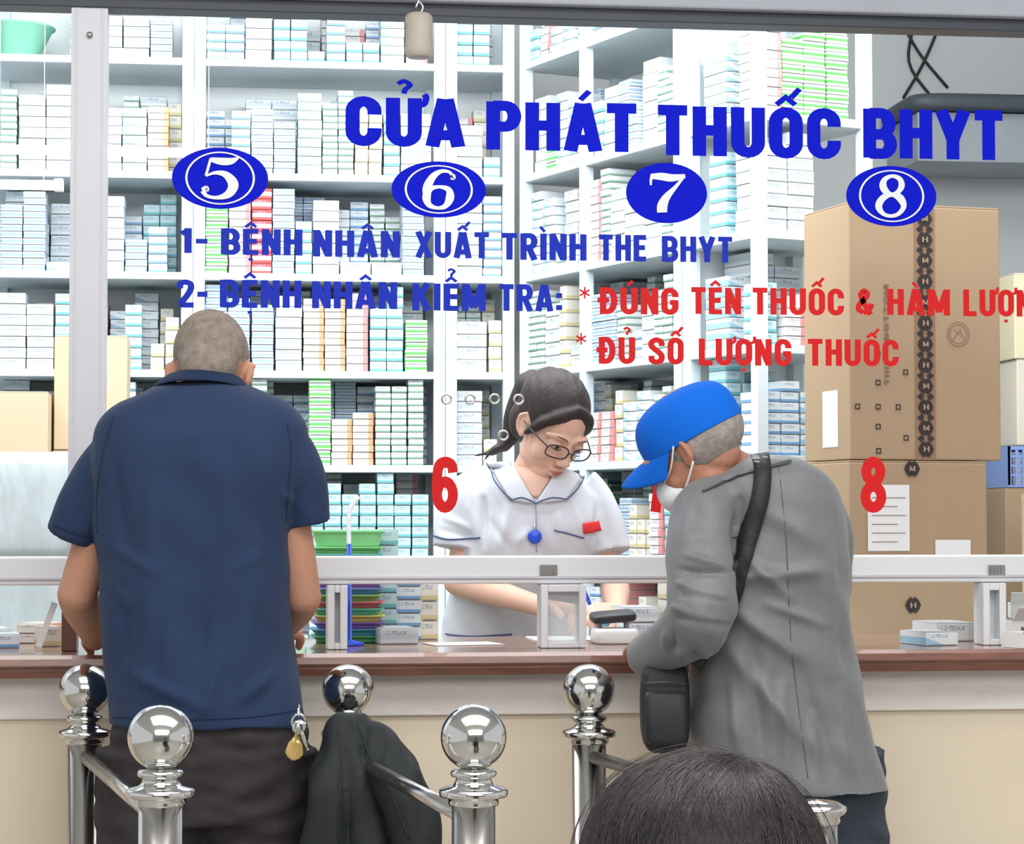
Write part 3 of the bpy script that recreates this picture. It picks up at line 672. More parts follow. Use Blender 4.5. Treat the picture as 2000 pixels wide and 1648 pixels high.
# ------------------------------------------------------------ people helpers
def frame(fw,up):
    fw=fw.normalized(); up=(up-fw*up.dot(fw)).normalized(); rt=fw.cross(up)
    return Matrix(((rt.x,fw.x,up.x),(rt.y,fw.y,up.y),(rt.z,fw.z,up.z)))
def head(g,c,M,s=1.0,slim=1.0,ear=1.0):
    L_=lambda x,y,z:c+M@(V((x,y,z))*s)
    def b_(x,y,z,rx,ry,rz,rot=None): blob(g,L_(x,y,z),(rx*s,ry*s,rz*s),M if rot is None else M@rot)
    b_(0,-.015,.035,.074*slim,.094,.078); b_(0,.018,-.015,.063*slim,.066,.085); b_(0,.04,-.08,.034*slim,.036,.03)
    b_(0,.01,-.06,.054*slim,.055,.042)
    for q in (-1,1):
        b_(q*.035*slim,.046,-.028,.025,.027,.03); b_(q*.073*slim,-.008,-.002,.007,.018*ear,.029*ear,Matrix.Rotation(q*.35,3,'Z')); b_(q*.072*slim,-.002,-.022*ear,.007,.010*ear,.013)
        tube(g,[L_(q*.012,.083,.024),L_(q*.034,.08,.03),L_(q*.054,.062,.022)],[.007*s,.008*s,.006*s],n=10)
        b_(q*.0115,.094,-.032,.008,.009,.007)
        b_(q*.031,.07,.007,.017,.014,.013)
        tube(g,[L_(q*.078,-.012,.022*ear),L_(q*.083,-.019*ear,.011),L_(q*.081,-.017*ear,-.01),L_(q*.076,-.008,-.024*ear)],.004*s,n=8)
    tube(g,[L_(0,.078,.02),L_(0,.09,-.006),L_(0,.1,-.026)],[.008*s,.0085*s,.0115*s],n=12)
    b_(0,.083,-.055,.022,.012,.009); b_(0,.08,-.067,.018,.012,.009)
def hand(g,w,d,nrm,side,curl=.5,s=1.0):
    d=d.normalized(); nrm=(nrm-d*nrm.dot(d)).normalized(); x=d.cross(nrm)*side
    rings=[(w+d*(t*.088*s),x,nrm,(.026+.014*min(1,t*1.6))*s,(.018-.004*t)*s,2.6) for t in (-.1,.1,.35,.6,.85,1)]
    loft(g,rings,20)
    for i,(o_,ln) in enumerate(((.03,.07),(.0105,.079),(-.0095,.073),(-.028,.057))):
        p=w+d*(.082*s)+x*(o_*s); q=[p]; dd=d+x*(o_*1.2)
        for k,fr_ in enumerate((.42,.32,.26)):
            an=curl*(k+.55)*(1+.12*i); v=(dd.normalized()*math.cos(an)+nrm*math.sin(an)); p=p+v*(ln*fr_*s); q.append(p)
        tube(g,q,[.0092*s,.009*s,.008*s,.0068*s],n=10,sub=3)
    p=w+d*(.025*s)+x*(.03*s); tube(g,[w+d*.015*s+x*.015*s,p,p+(d*.6+x*.8+nrm*.3).normalized()*.032*s,p+(d*.8+x*.55+nrm*.5).normalized()*.06*s],[.014*s,.012*s,.0105*s,.0085*s],n=10,sub=3)
def person_body(label,m,j,hs=1.0,slim=1.0,ws=1.0,vox=.004,ear=1.0):
    g=G(); hM=j['hM']; hc=j['head']
    head(g,hc,hM,hs,slim,ear)
    nk=j['neck']; tube(g,[nk,nk.lerp(hc,.55),hc+hM@V((0,-.03,-.03))*hs],[.058*ws,.052*ws,.05*ws],n=18)
    ax,ay=j.get('ax',R),j.get('ay',F0)
    pts=[(j['pelvis']-Z*.06,.13,.09),(j['pelvis'],.15,.1),(j['waist'],.125,.09),(j['chest']-Z*.06,.14,.1),(j['chest'],.14,.09),(j['chest'].lerp(nk,.6),.105,.07),(nk,.06,.055)]
    loft(g,[(c,ax,ay,a*ws,b*ws,2.4) for c,a,b in pts])
    for q in 'LR':
        sh,el,wr=j['sh'+q],j['el'+q],j['wr'+q]
        tube(g,[j['chest'].lerp(sh,.4),sh,sh.lerp(el,.5),el],[.045*ws,.043*ws,.042*ws,.036*ws],n=18)
        tube(g,[el,el.lerp(wr,.3),el.lerp(wr,.7),wr],[.037*ws,.038*ws,.030*ws,.025*ws],n=18)
        hd,nr,sd,cu=j['hand'+q]; hand(g,wr,hd,nr,sd,cu,.95)
        hp=j['pelvis']+ax*(.08 if q=='R' else -.08)-Z*.03
        kn,an=j['kn'+q],j['an'+q]
        tube(g,[hp,hp.lerp(kn,.5),kn],[.08*ws,.07*ws,.052*ws],n=18); tube(g,[kn,kn.lerp(an,.35),an],[.05*ws,.052*ws,.034*ws],n=18)
        ft=j.get('foot',F0); tube(g,[an-Z*.03,an-Z*.055+ft*.08,an-Z*.06+ft*.16],[.036,.034,.025],n=14,flat=.8)
    o=fuse('person',g,vox,4,m); meta(o,label,'person'); return o
def shoes(j,parent,m):
    ft=j.get('foot',F0); 
    for q in 'LR':
        an=V(j['an'+q]); rt=V((ft.y,-ft.x,0)); g=G()
        loft(g,[(V((an.x,an.y,0))+Z*z+ft*.06,rt,ft,a,b,3) for z,a,b in ((.001,.048,.14),(.02,.05,.142),(.05,.045,.125),(.08,.043,.09),(.095,.042,.06))],32)
        mk('shoe',g,m,parent)
def trousers(j,parent,m,top,rings,k=1.0):
    g=G()
    R_=[(at((xl+xr)/2,y,d),R,F0,(xr-xl)/2/f*d,hd,2.6) for y,xl,xr,d,hd in rings]; loft(g,R_)
    for q in 'LR':
        hp=j['pelvis']+R*(.085 if q=='R' else -.085)-Z*.02; kn,an=j['kn'+q],j['an'+q]
        tube(g,[hp,hp.lerp(kn,.5),kn,kn.lerp(an,.5),an+Z*.0],[.108*k,.1*k,.082*k,.074*k,.068*k],n=22,round_=False)
    def dp(p): return .008*noise.noise(V((p.x*9,p.y*9,p.z*5)))+.009*noise.noise(V((p.x*20+p.z*10,p.y*15,p.z*40)))
    return fuse('trousers',g,.006,4,m,parent,dp)
def garment(name,rings,sleeves,m,parent,disp,vox=.006,extra=None,p=2.5):
    g=G()
    R_=[]
    rs=[V((y,xl,xr)) for y,xl,xr,_,_ in rings]; ds=[V((d,h,0)) for *_,d,h in rings]
    A=catmull(rs,4);B_=catmull(ds,4)
    for a_,b_ in zip(A,B_): R_.append((at((a_.y+a_.z)/2,a_.x,b_.x),R,F0,(a_.z-a_.y)/2/f*b_.x,b_.y,p))
    loft(g,R_,48)
    for pts,rad in sleeves: tube(g,pts,rad,n=24,round_=False)
    if extra: extra(g)
    return fuse(name,g,vox,6,m,parent,disp)
def crease(p,a,b,w,amp):
    ab=b-a; t=max(0,min(1,(p-a).dot(ab)/ab.length_squared)); q=p-(a+ab*t); q=q-F0*(q.dot(F0)*.7); d=q.length
    return amp*math.exp(-(d/w)**2)*math.sin(math.pi*min(1,.15+t*.85))
# ------------------------------------------------------------ man in navy polo
j=dict(head=at(411,736,4.11),hM=frame(F0*.78-Z*.62,Z),neck=at(398,800,4.08),chest=at(392,930,4.07),waist=at(390,1200,4.06),pelvis=at(405,1440,4.06),
 shL=at(240,905,4.08),elL=at(150,1160,4.08),wrL=at(186,1246,4.30),shR=at(540,905,4.08),elR=at(590,1165,4.10),wrR=at(545,1236,4.30),
 handL=(F0+R*.5-Z*.05,-Z,1,.3),handR=(F0-R*.4-Z*.05,-Z,-1,.3))
pe=j['pelvis']; j.update(knL=V((pe.x-.1,pe.y+.02,.48)),knR=V((pe.x+.1,pe.y+.02,.48)),anL=V((pe.x-.11,pe.y,.09)),anR=V((pe.x+.11,pe.y,.09)))
m1=person_body('man in navy polo shirt and black trousers leaning on the counter',M_skin,j,.93,.95,.93)
shoes(j,m1,M_shoe)
trousers(j,m1,M_dark,1400,[(1398,222,596,4.06,.125),(1450,222,598,4.06,.13),(1520,232,596,4.06,.125),(1600,240,592,4.06,.12)],1.0)
CR=[]
def cr(x0,y0,x1,y1,w,a,d=3.93): CR.append((at(x0,y0,d),at(x1,y1,d),w,a))
cr(215,900,250,1120,.014,-.011); cr(555,880,520,1110,.014,-.011); cr(300,960,285,1300,.018,.010); cr(500,1050,470,1370,.018,.011)
cr(400,1100,380,1400,.016,-.010); cr(230,1150,262,1390,.012,-.010); cr(550,1120,520,1390,.012,-.011); cr(290,845,500,850,.02,.007)
cr(250,1310,430,1395,.012,.009); cr(580,1280,450,1385,.011,.010); cr(440,930,455,1250,.018,.008); cr(340,1150,325,1395,.012,.009)
cr(570,1200,540,1290,.01,.008); cr(205,1130,260,1200,.010,.008); cr(160,960,150,1040,.01,-.008,4.0); cr(600,930,590,1010,.01,-.007,4.0); cr(545,960,610,1010,.008,.006,4.0)
cr(200,1060,330,1130,.010,.007); cr(560,1050,440,1120,.010,.007); cr(430,1280,400,1400,.010,.007)
def dsp(p):
    a=.006*noise.noise(V((p.x*7,p.y*7,p.z*3)))+.007*noise.noise(V((p.x*14+p.z*9,p.y*10,p.z*8-p.x*5)))+.0015
    for c in CR: a+=crease(p,*c)
    return a
shirt=garment('polo_shirt',[(748,325,475,4.09,.07),(758,300,498,4.085,.085),(774,264,526,4.08,.1),(798,218,566,4.075,.108),(838,184,598,4.07,.118),(900,178,592,4.06,.128),(980,188,574,4.06,.13),(1060,192,563,4.06,.13),(1160,196,564,4.06,.132),(1260,205,571,4.06,.138),(1350,215,586,4.06,.142),(1412,216,600,4.06,.142)],
 [([at(275,885,4.07),at(226,905,4.07),at(180,975,4.07),at(143,1050,4.075)],[.070,.062,.053,.0465]),([at(520,885,4.07),at(558,905,4.07),at(585,965,4.08),at(598,1026,4.085)],[.066,.060,.049,.0435])],M_navy,m1,dsp,.005)
def collar(parent,c_low,c_top,ax,ay,lo,hi,m,th=.006,name='collar'):
    g=G(); n=48; vs=[];fs=[]
    for k,(c,r) in enumerate(((c_low,lo),(c_low.lerp(c_top,.45),(lo[0]*.55+hi[0]*.45,lo[1]*.55+hi[1]*.45)),(c_top,hi),(c_low.lerp(c_top,.3),(hi[0]*.97,hi[1]*.97)))):
        for i in range(n):
            t=2*math.pi*i/n; vs.append(c+ax*(r[0]*math.cos(t))+ay*(r[1]*math.sin(t)))
    for k in range(3):
        for i in range(n):
            q=(i+1)%n; fs.append([k*n+i,k*n+q,(k+1)*n+q,(k+1)*n+i])
    g.add(vs,fs); return mk(name,g,m,parent,solid=th,subsurf=1)
collar(m1,at(392,772,4.075),at(400,737,4.095),R,(F0-Z*.25).normalized(),(.088,.088),(.062,.062),M_navy2)
B=bvh(shirt)
cord('hem_seam',B,[(222,1400),(300,1404),(400,1404),(500,1399),(590,1385)],.0012,M_navy2,m1,.0005,4.0)
cord('shoulder_seam',B,[(222,812),(203,880),(190,960),(190,1040)],.0014,M_navy2,m1,.0003,4.0)
cord('shoulder_seam',B,[(560,825),(568,880),(563,950),(558,1020)],.0014,M_navy2,m1,.0003,4.0)
cord('cuff_seam',B,[(106,1026),(140,1040),(184,1050)],.0012,M_navy2,m1,.0005,4.0)
hM=j['hM'];hc=j['head']; s=.93
g=G(); blob(g,hc+hM@V((0,-.019,.0395))*s,(.0735*s*.97,.094*s,.0785*s),hM,32,20); blob(g,hc+hM@V((0,-.05,-.015))*s,(.056*s,.05*s,.05*s),hM)
fuse('cropped_hair',g,.004,4,M_buzz,m1)
kb=at(583,1395,3.885); e=empty('key_bunch',kb); meta(e,'bunch of keys with a brass fob clipped at the belt','keys')
def LK(px,py): return at(px,py,3.885)-kb
g=G(); tube(g,[V((.011*math.cos(a),-.004,-.012+.013*math.sin(a))) for a in [i*math.pi/8 for i in range(17)]],.0022,n=8,sub=1,round_=False)
tube(g,[V((0,.03,.012)),V((0,.0,.012)),V((0,-.006,0))],.003,n=8); mk('key_ring',g,M_chrome,e)
for i,(px,py,m) in enumerate(((575,1466,M_gold),(594,1440,M_chrome),(602,1462,M_chrome),(584,1430,M_chrome))):
    q=LK(px,py)-F0*.004*i; a_=LK(583,1410)-F0*.004*i; dn=(q-a_).normalized(); sd=dn.cross(F0).normalized(); g=G()
    tube(g,[a_,a_.lerp(q,.5),q],[.003,.0038,.003],n=8,sub=1)
    if i==0: loft(g,[(q+dn*t,sd,F0,w,.003,2) for t,w in ((-.024,.004),(-.012,.012),(.004,.0155),(.012,.010),(.016,.003))],20)
    else: loft(g,[(a_+dn*t,sd,F0,w,.0015,2) for t,w in ((-.004,.004),(.003,.010),(.012,.010),(.018,.004))],20)
    mk('brass_fob' if i==0 else 'key',g,m,e)
# ------------------------------------------------------------ jacket hung on the barrier post
def rg(y,xl,xr,d,hd): return (at((xl+xr)/2,y,d),R,F0,(xr-xl)/2/f*d,hd,2.2)
g=G(); ks=[(1404,658,722,4.06,.035),(1425,642,745,4.05,.05),(1465,624,775,4.04,.07),(1520,610,805,4.02,.08),(1580,598,838,4.0,.085),(1650,586,858,4.0,.088),(1760,584,862,4.0,.088),(1900,590,850,4.0,.085)]
A=catmull([V(k[:3]) for k in ks],4);B_=catmull([V((*k[3:],0)) for k in ks],4)
loft(g,[rg(a_.x,a_.y,a_.z,b_.x,b_.y) for a_,b_ in zip(A,B_)],90,lambda t,th:(.03+.09*t)*math.sin(7*th+2*t)*.6+.03*math.sin(13*th-3*t)*t)
tube(g,[at(668,1440,3.97),at(650,1520,3.94),at(640,1620,3.93),at(638,1760,3.94)],[.036,.042,.04,.04],n=20)
tube(g,[at(735,1450,3.98),at(785,1530,3.93),at(815,1620,3.92),at(825,1740,3.93)],[.04,.045,.042,.038],n=20)
tube(g,[at(700,1425,3.99),at(680,1470,3.94),at(700,1560,3.92),at(725,1660,3.92)],[.03,.022,.024,.026],n=16)
jk=fuse('draped_jacket',g,.005,3,M_jacket,None,lambda p:.014*noise.noise(V((p.x*14+p.z*7,p.y*8,p.z*6)))+.008*noise.noise(V((p.x*34,p.y*20,p.z*12)))); meta(jk,'dark green-black jacket draped over the barrier post','jacket')
B=bvh(jk); cord('seam',B,[(700,1412),(720,1470),(760,1540),(800,1640)],.0016,M_black,jk,.0005,4.0)
cord('seam',B,[(660,1425),(668,1500),(660,1580),(662,1645)],.0016,M_black,jk,.0005,4.0)
# ------------------------------------------------------------ man in grey blazer
hM=frame(R*-.72-Z*.58+F0*.38,Z*.85-R*.3)
j=dict(head=at(1354,878,4.15),hM=hM,neck=at(1440,940,4.17),chest=at(1485,1060,4.18),waist=at(1500,1250,4.18),pelvis=at(1535,1440,4.2),
 shL=at(1385,1020,4.12),elL=at(1375,1205,4.03),wrL=at(1285,1262,4.25),shR=at(1585,1020,4.2),elR=at(1560,1180,4.34),wrR=at(1440,1232,4.42),
 handL=(F0*1.0+R*.05+Z*.0,-Z,1,.3),handR=(F0*.5-R*.8,-Z,-1,.4))
pe=j['pelvis']; j.update(knL=V((pe.x-.07,pe.y+.02,.47)),knR=V((pe.x+.11,pe.y+.02,.47)),anL=V((pe.x-.08,pe.y,.09)),anR=V((pe.x+.12,pe.y,.09)))
m2=person_body('older man in grey blazer and blue cap bending over the counter',M_skin3,j,.95,.97,.92,.004,.85)
shoes(j,m2,M_shoe)
trousers(j,m2,mat('slate_trouser',(52,60,72),.85,var=.1,bump=.2,bs=200),1500,[(1400,1400,1660,4.2,.11),(1500,1420,1668,4.2,.11),(1580,1430,1672,4.2,.105)],.9)
CR2=[]
def cr2(x0,y0,x1,y1,w,a,d=4.04): CR2.append((at(x0,y0,d),at(x1,y1,d),w,a))
cr2(1445,980,1428,1190,.010,-.018,4.05); cr2(1500,1000,1620,1070,.018,.010); cr2(1440,1130,1640,1110,.012,.011); cr2(1430,1190,1580,1300,.013,.012)
cr2(1420,1260,1600,1480,.014,.012); cr2(1640,1150,1695,1480,.013,-.013); cr2(1470,1260,1490,1520,.014,-.012); cr2(1390,1250,1375,1440,.012,.012); cr2(1560,1300,1640,1520,.015,-.011)
cr2(1450,1080,1560,1180,.010,.009); cr2(1620,1000,1640,1200,.012,.009); cr2(1430,1340,1450,1500,.010,.009); cr2(1650,1350,1660,1520,.011,.010)
cr2(1500,1180,1640,1230,.009,.008); cr2(1590,1400,1600,1530,.010,.009); cr2(1530,1340,1540,1530,.010,.008)
for k,yy in enumerate((1010,1045,1080,1110,1138,1162,1186,1208)): cr2(1316+(k%3)*8,yy,1432,yy+34-22*(k%2),.0055,-.012 if k%2 else .010,3.97)
for k,xx in enumerate((1385,1362,1340,1318,1298,1280)): cr2(xx,1215+k*6,xx-14,1312,.0055,-.010 if k%2 else .009,4.0)
cr2(1345,965,1330,1060,.012,.006,4.04)
def dsp2(p):
    a=.006*noise.noise(V((p.x*6,p.y*6,p.z*2.5)))+.009*noise.noise(V((p.x*16+p.z*10,p.y*10,p.z*12)))
    for c in CR2: a+=crease(p,*c)
    return a
blz=garment('blazer',[(893,1468,1545,4.18,.06),(903,1430,1572,4.18,.085),(925,1385,1612,4.18,.11),(955,1352,1636,4.18,.122),(1000,1342,1650,4.18,.13),(1090,1348,1656,4.18,.135),(1190,1350,1660,4.18,.135),(1300,1348,1675,4.18,.135),(1400,1345,1697,4.18,.14),(1480,1345,1716,4.18,.145),(1538,1350,1732,4.18,.15)],
 [([at(1420,985,4.13),at(1382,1010,4.1),at(1368,1080,4.05),at(1368,1150,4.01),at(1368,1200,4.0),at(1325,1248,4.06),at(1268,1280,4.16)],[.062,.065,.060,.057,.056,.047,.040]),([at(1560,985,4.2),at(1600,1030,4.22),at(1590,1180,4.32),at(1490,1225,4.38)],[.06,.06,.058,.045])],M_grey,m2,dsp2,.0045)
B=bvh(blz)
patch('blazer_collar',B,[(1372,962),(1470,895),(1545,903),(1440,930)],M_grey,m2,.005,.005)
cord('collar_edge',B,[(1372,962),(1410,945),(1440,931),(1500,916),(1545,905)],.0016,mat('grey_seam',(84,86,90),.8),m2,.004,4.1)
cord('back_seam',B,[(1520,905),(1535,1050),(1545,1250),(1562,1400),(1578,1520)],.0009,MATS['grey_seam'],m2,.0,4.1)
g=G(); tube(g,[at(1276,1276,4.145),at(1264,1283,4.165)],[.0415,.0405],n=28,sub=1,round_=False); mk('sleeve_cuff',g,M_grey,m2)
hc=j['head']; s=.95
L2=lambda x,y,z: hc+hM@(V((x,y,z))*s)
g=G(); blob(g,L2(0,-.028,.006),(.0745*s,.086*s,.062*s),hM); fuse('grey_hair',g,.004,2,M_greyhair,m2)
zz=[(.014,.985),(.02,1.0),(.035,1.01),(.055,1.0),(.075,.94),(.092,.81),(.104,.58),(.110,.32),(.112,.06)]
tilt=Matrix.Rotation(math.radians(8),3,'X'); hT=hM@tilt
L3=lambda x,y,z: hc+hT@(V((x,y,z))*s)
def capd(t,th): return .007*math.sin(5*th+4*t)*t+.005*math.sin(9*th-6*t)*t*(1-t*.6)
g=G(); rr_=catmull([V((a,b,0)) for a,b in zz],3)
loft(g,[(L3(0,-.012-.04*max(0,r_.x-.05),r_.x),hT@V((1,0,0)),hT@V((0,1,0)),.080*s*r_.y,.102*s*r_.y,2.1) for r_ in rr_],64,capd)
capo=mk('baseball_cap',g,M_cap,m2,subsurf=1)
capo['label']='bright blue cotton baseball cap'
g=G(); nu,nr=20,6
for i in range(nu+1):
    a_=math.radians(-75+150*i/nu)
    for k in range(nr+1):
        q=k/nr; ln=.074*(math.cos(a_)**.6); bx=.077*math.sin(a_); by=-.010+.095*math.cos(a_); x=bx*(1-.05*q); y=by+ln*q
        g.v.append(L3(x,y,.024-.018*q*q-5.5*x*x*(.3+q)))
for i in range(nu):
    for k in range(nr):
        q=i*(nr+1)+k; g.f.append([q,q+1,q+nr+2,q+nr+1])
mk('brim',g,M_cap,capo,solid=.004,subsurf=1)
g=G(); blob(g,L3(0,-.015,.111),(.006,.006,.004),hT,12,8); mk('button',g,M_cap,capo)
g=G(); blob(g,L2(0,.062,-.045),(.056*s,.05*s,.046*s),hM); fuse('face_mask',g,.004,2,M_mask,m2)
g=G()
for q in (-1,1):
    tube(g,[L2(q*.05,.066,-.02),L2(q*.066,.034,-.008),L2(q*.079,.002,.018)],.0016,n=8)
    tube(g,[L2(q*.076,-.010,-.026),L2(q*.064,.022,-.045),L2(q*.05,.054,-.06)],.002,n=8)
mk('mask_strap',g,M_mask,m2)
g=G()
for q in (-1,1): blob(g,L2(q*.031,.0765,.008),(.011,.011,.008),hM,16,10)
mk('eye',g,M_eye,m2)
pts=[(1486,893),(1489,930),(1482,985),(1466,1040),(1450,1095),(1437,1140),(1424,1180),(1408,1215),(1385,1255),(1355,1300)]
P2=catmull([V((*p_,0)) for p_ in pts],5); g=G(); NP=len(P2)
for i,p_ in enumerate(P2):
    tn=(P2[min(i+1,NP-1)]-P2[max(i-1,0)]).normalized(); nx=V((-tn.y,tn.x,0))*17
    w_=min(1,max(0,(p_.y-1105)/70))
    for sgn in (1,0,-1):
        q=p_+nx*sgn; a0=hit(B,q.x,q.y,.006,4.1)[0]; b0=at(q.x,q.y,4.035 if p_.y<1200 else 4.055); g.v.append(a0.lerp(b0,w_))
for i in range(NP-1):
    for k in range(2): q=i*3+k; g.f.append([q,q+1,q+4,q+3])
e=empty('shoulder_bag',at(1297,1390,4.1)); meta(e,'black nylon shoulder bag hanging on a wide strap','bag')
o_=e.location.copy(); g.v=[v-o_ for v in g.v]; mk('shoulder_strap',g,M_black,e,solid=.004)
g=G(); loft(g,[(at((a_+b_)/2,y,4.1)-o_,R,F0,(b_-a_)/2/f*4.1,h_,5) for y,a_,b_,h_ in ((1296,1262,1338,.02),(1312,1252,1344,.035),(1360,1250,1346,.045),(1420,1251,1346,.048),(1455,1256,1342,.042),(1470,1270,1330,.025))],40,lambda t,th:.015*math.sin(6*th+4*t)); bag=mk('bag_body',g,M_black,e,subsurf=1)
g=G(); loft(g,[(at((a_+b_)/2,y,4.07)-o_,R,F0,(b_-a_)/2/f*4.07,h_,5) for y,a_,b_,h_ in ((1350,1262,1336,.026),(1358,1258,1340,.03),(1440,1259,1340,.032),(1452,1266,1334,.024))],40); mk('front_pocket',g,mat('black_nylon_soft',(38,40,46),.6,bump=.2),e)
g=G(); tube(g,[at(1262,1335,4.045)-o_,at(1300,1332,4.04)-o_,at(1338,1335,4.045)-o_],.002,n=8); mk('zip',g,mat('zip_dark',(70,72,78),.3,.6),e)
# ------------------------------------------------------------ pharmacist
hM=frame(R*.42-Z*.62-F0*.68,Z+R*.12)
ax=(R*.97-F0*.1).normalized(); ay=Z.cross(ax)
j=dict(head=at(1076,836,5.24),hM=hM,neck=at(1035,938,5.3),chest=at(1040,1040,5.32),waist=at(1000,1200,5.36),pelvis=at(990,1360,5.4),ax=ax,ay=ay,
 shL=at(935,985,5.32),elL=at(893,1135,5.28),wrL=at(1062,1186,5.08),shR=at(1150,990,5.32),elR=at(1200,1140,5.3),wrR=at(1205,1195,5.07),
 handL=(R*.9-F0*.35-Z*.12,-Z*.8+R*.1-F0*.3,-1,.45),handR=(-R*.75-F0*.5,-Z*.6-R*.5,1,.6),foot=-F0)
pe=j['pelvis']; j.update(knL=V((pe.x-.09,pe.y-.02,.48)),knR=V((pe.x+.09,pe.y-.02,.48)),anL=V((pe.x-.09,pe.y,.09)),anR=V((pe.x+.09,pe.y,.09)))
n1=person_body('pharmacist in white coat and glasses writing at the counter',M_skin2,j,.98,.95,.86,.0035)
shoes(j,n1,M_shoe); trousers(j,n1,M_coat,0,[(1330,890,1090,5.4,.1),(1400,885,1095,5.4,.11)],.85)
CR3=[]
def cr3(x0,y0,x1,y1,w,a,d=5.2): CR3.append((at(x0,y0,d),at(x1,y1,d),w,a))
cr3(942,975,948,1075,.008,-.014,5.22); cr3(1170,990,1160,1075,.009,-.011,5.22); cr3(990,1000,980,1076,.013,.010); cr3(1010,1060,1040,1030,.010,.007); cr3(1090,1000,1100,1078,.011,.009)
cr3(870,1010,925,1035,.008,.008,5.25); cr3(860,1035,930,1050,.007,-.006,5.25); cr3(900,1160,1040,1230,.011,.009); cr3(880,1190,960,1245,.010,-.008); cr3(960,1020,1000,1078,.009,-.007); cr3(1120,985,1150,1078,.009,.007)
def dsp3(p):
    a=.004*noise.noise(V((p.x*12,p.y*9,p.z*7)))+.007*noise.noise(V((p.x*24+p.z*14,p.y*9,p.z*12)))
    for c in CR3: a+=crease(p,*c)
    return a
coat=garment('white_coat',[(912,985,1085,5.31,.05),(924,945,1120,5.31,.07),(943,912,1152,5.31,.09),(980,900,1178,5.31,.105),(1050,902,1188,5.31,.115),(1120,890,1150,5.33,.115),(1200,868,1110,5.36,.11),(1300,865,1110,5.38,.115),(1420,860,1125,5.4,.13)],
 [([at(955,945,5.31),at(918,975,5.31),at(900,1020,5.3),at(893,1072,5.29)],[.05,.056,.056,.058]),([at(1130,950,5.31),at(1160,985,5.31),at(1180,1040,5.3),at(1190,1080,5.29)],[.05,.050,.050,.052])],M_coat,n1,dsp3,.0045)
B=bvh(coat)
patch('neck_opening',B,[(998,914),(1092,914),(1050,972),(1042,972)],M_skin2,n1,.004,.001,dflt=5.25)
patch('coat_collar',B,[(950,903),(996,900),(1046,984),(998,980)],M_coat,n1,.009,.004,dflt=5.25)
patch('coat_collar',B,[(1136,930),(1094,910),(1046,984),(1104,978)],M_coat,n1,.009,.004,dflt=5.25)
for pp in ([(950,903),(970,945),(998,980)],[(998,980),(1022,974),(1046,986)],[(1136,935),(1122,960),(1104,978)],[(1104,978),(1074,974),(1046,986)]):
    cord('collar_piping',B,pp,.0015,M_pipe,n1,.012,5.25)
cord('placket_line',B,[(1046,986),(1048,1020),(1047,1078)],.0012,mat('coat_seam',(160,166,182),.8),n1,.003,5.25)
cord('cuff_piping',B,[(848,1046),(880,1054),(938,1050)],.0018,M_pipe,n1,.002,5.25)
cord('pocket_piping',B,[(1082,1035),(1110,1042),(1140,1050)],.0016,M_pipe,n1,.003,5.25)
cord('pocket_piping',B,[(872,1238),(920,1242),(1000,1238)],.0016,M_pipe,n1,.003,5.25)
patch('flag_patch',B,[(1136,1022),(1168,1017),(1172,1036),(1139,1042)],M_tagred,n1,.005,.002,4,5.25)
p_,nn=hit(B,1044,1047,.006,5.2); e=empty('name_badge',p_); meta(e,'round blue badge clipped on the white coat','badge')
g=G()
loft(g,[(V((0,0,0))-F0*t,R,Z,r_,r_,2) for t,r_ in ((0,.012),(.003,.0155),(.006,.0155),(.008,.012))],28); mk('badge_disc',g,M_badge,e)
g=G(); tube(g,[Z*.012-F0*.004,Z*.03-F0*.002],.0025,n=8,sub=1); mk('badge_clip',g,M_steel,e)
hc=j['head']; s=.98
L4=lambda x,y,z: hc+hM@(V((x,y,z))*s)
g=G(); blob(g,L4(0,-.026,.046),(.079*s*.99,.097*s,.082*s),hM,32,20)
blob(g,L4(0,-.05,-.01),(.074*s,.06*s,.07*s),hM)
for q in (-1,1):
    tube(g,[L4(q*.004,.056,.088),L4(q*.038,.056,.068),L4(q*.063,.038,.032),L4(q*.071,.014,-.012)],[.011,.014,.012,.007],n=14)
blob(g,at(1040,762,5.33),(.045,.05,.046))
tube(g,[at(1030,770,5.35),at(1010,812,5.36),at(998,850,5.36),at(972,877,5.36),at(928,890,5.36)],[.036,.030,.023,.012,.002],n=16)
tube(g,[at(1005,830,5.36),at(985,868,5.35),at(958,882,5.35),at(942,908,5.34)],[.016,.010,.006,.001],n=12)
hd=fuse('dark_hair',g,.0036,5,M_hair,n1,lambda p:.003*noise.noise(V((p.x*70,p.y*30,p.z*16))))
for q in (-1,1):
    g=G(); blob(g,L4(q*.031,.0765,.007),(.0125*s,.010*s,.0075*s),hM,18,12); ey=mk('eye',g,M_eye,n1)
    g=G(); blob(g,L4(q*.031,.0855,.0045),(.0052,.003,.0052),hM,14,8); mk('iris',g,M_ink,ey)
    g=G(); blob(g,L4(q*.031,.0757,.0085),(.0137*s,.0118*s,.009*s),hM,18,12); mk('eyelid',g,M_skin2,n1)
    g=G(); tube(g,[L4(q*.018,.086,.001),L4(q*.031,.0895,-.0005),L4(q*.044,.082,.001)],.001,n=6); mk('eyelash',g,M_ink,n1)
    g=G(); tube(g,[L4(q*.016,.0885,.026),L4(q*.034,.0875,.031),L4(q*.052,.071,.026)],[.0018,.002,.001],n=8,flat=.5); mk('eyebrow',g,M_hair,n1)
g=G(); tube(g,[L4(-.018,.087,-.058),L4(-.007,.0935,-.056),L4(0,.0935,-.0568),L4(.007,.0935,-.056),L4(.018,.087,-.058)],[.001,.0026,.0024,.0026,.001],n=8); tube(g,[L4(-.015,.086,-.061),L4(0,.0925,-.064),L4(.015,.086,-.061)],[.001,.0032,.001],n=8); mk('lips',g,M_pink,n1)
g=G()
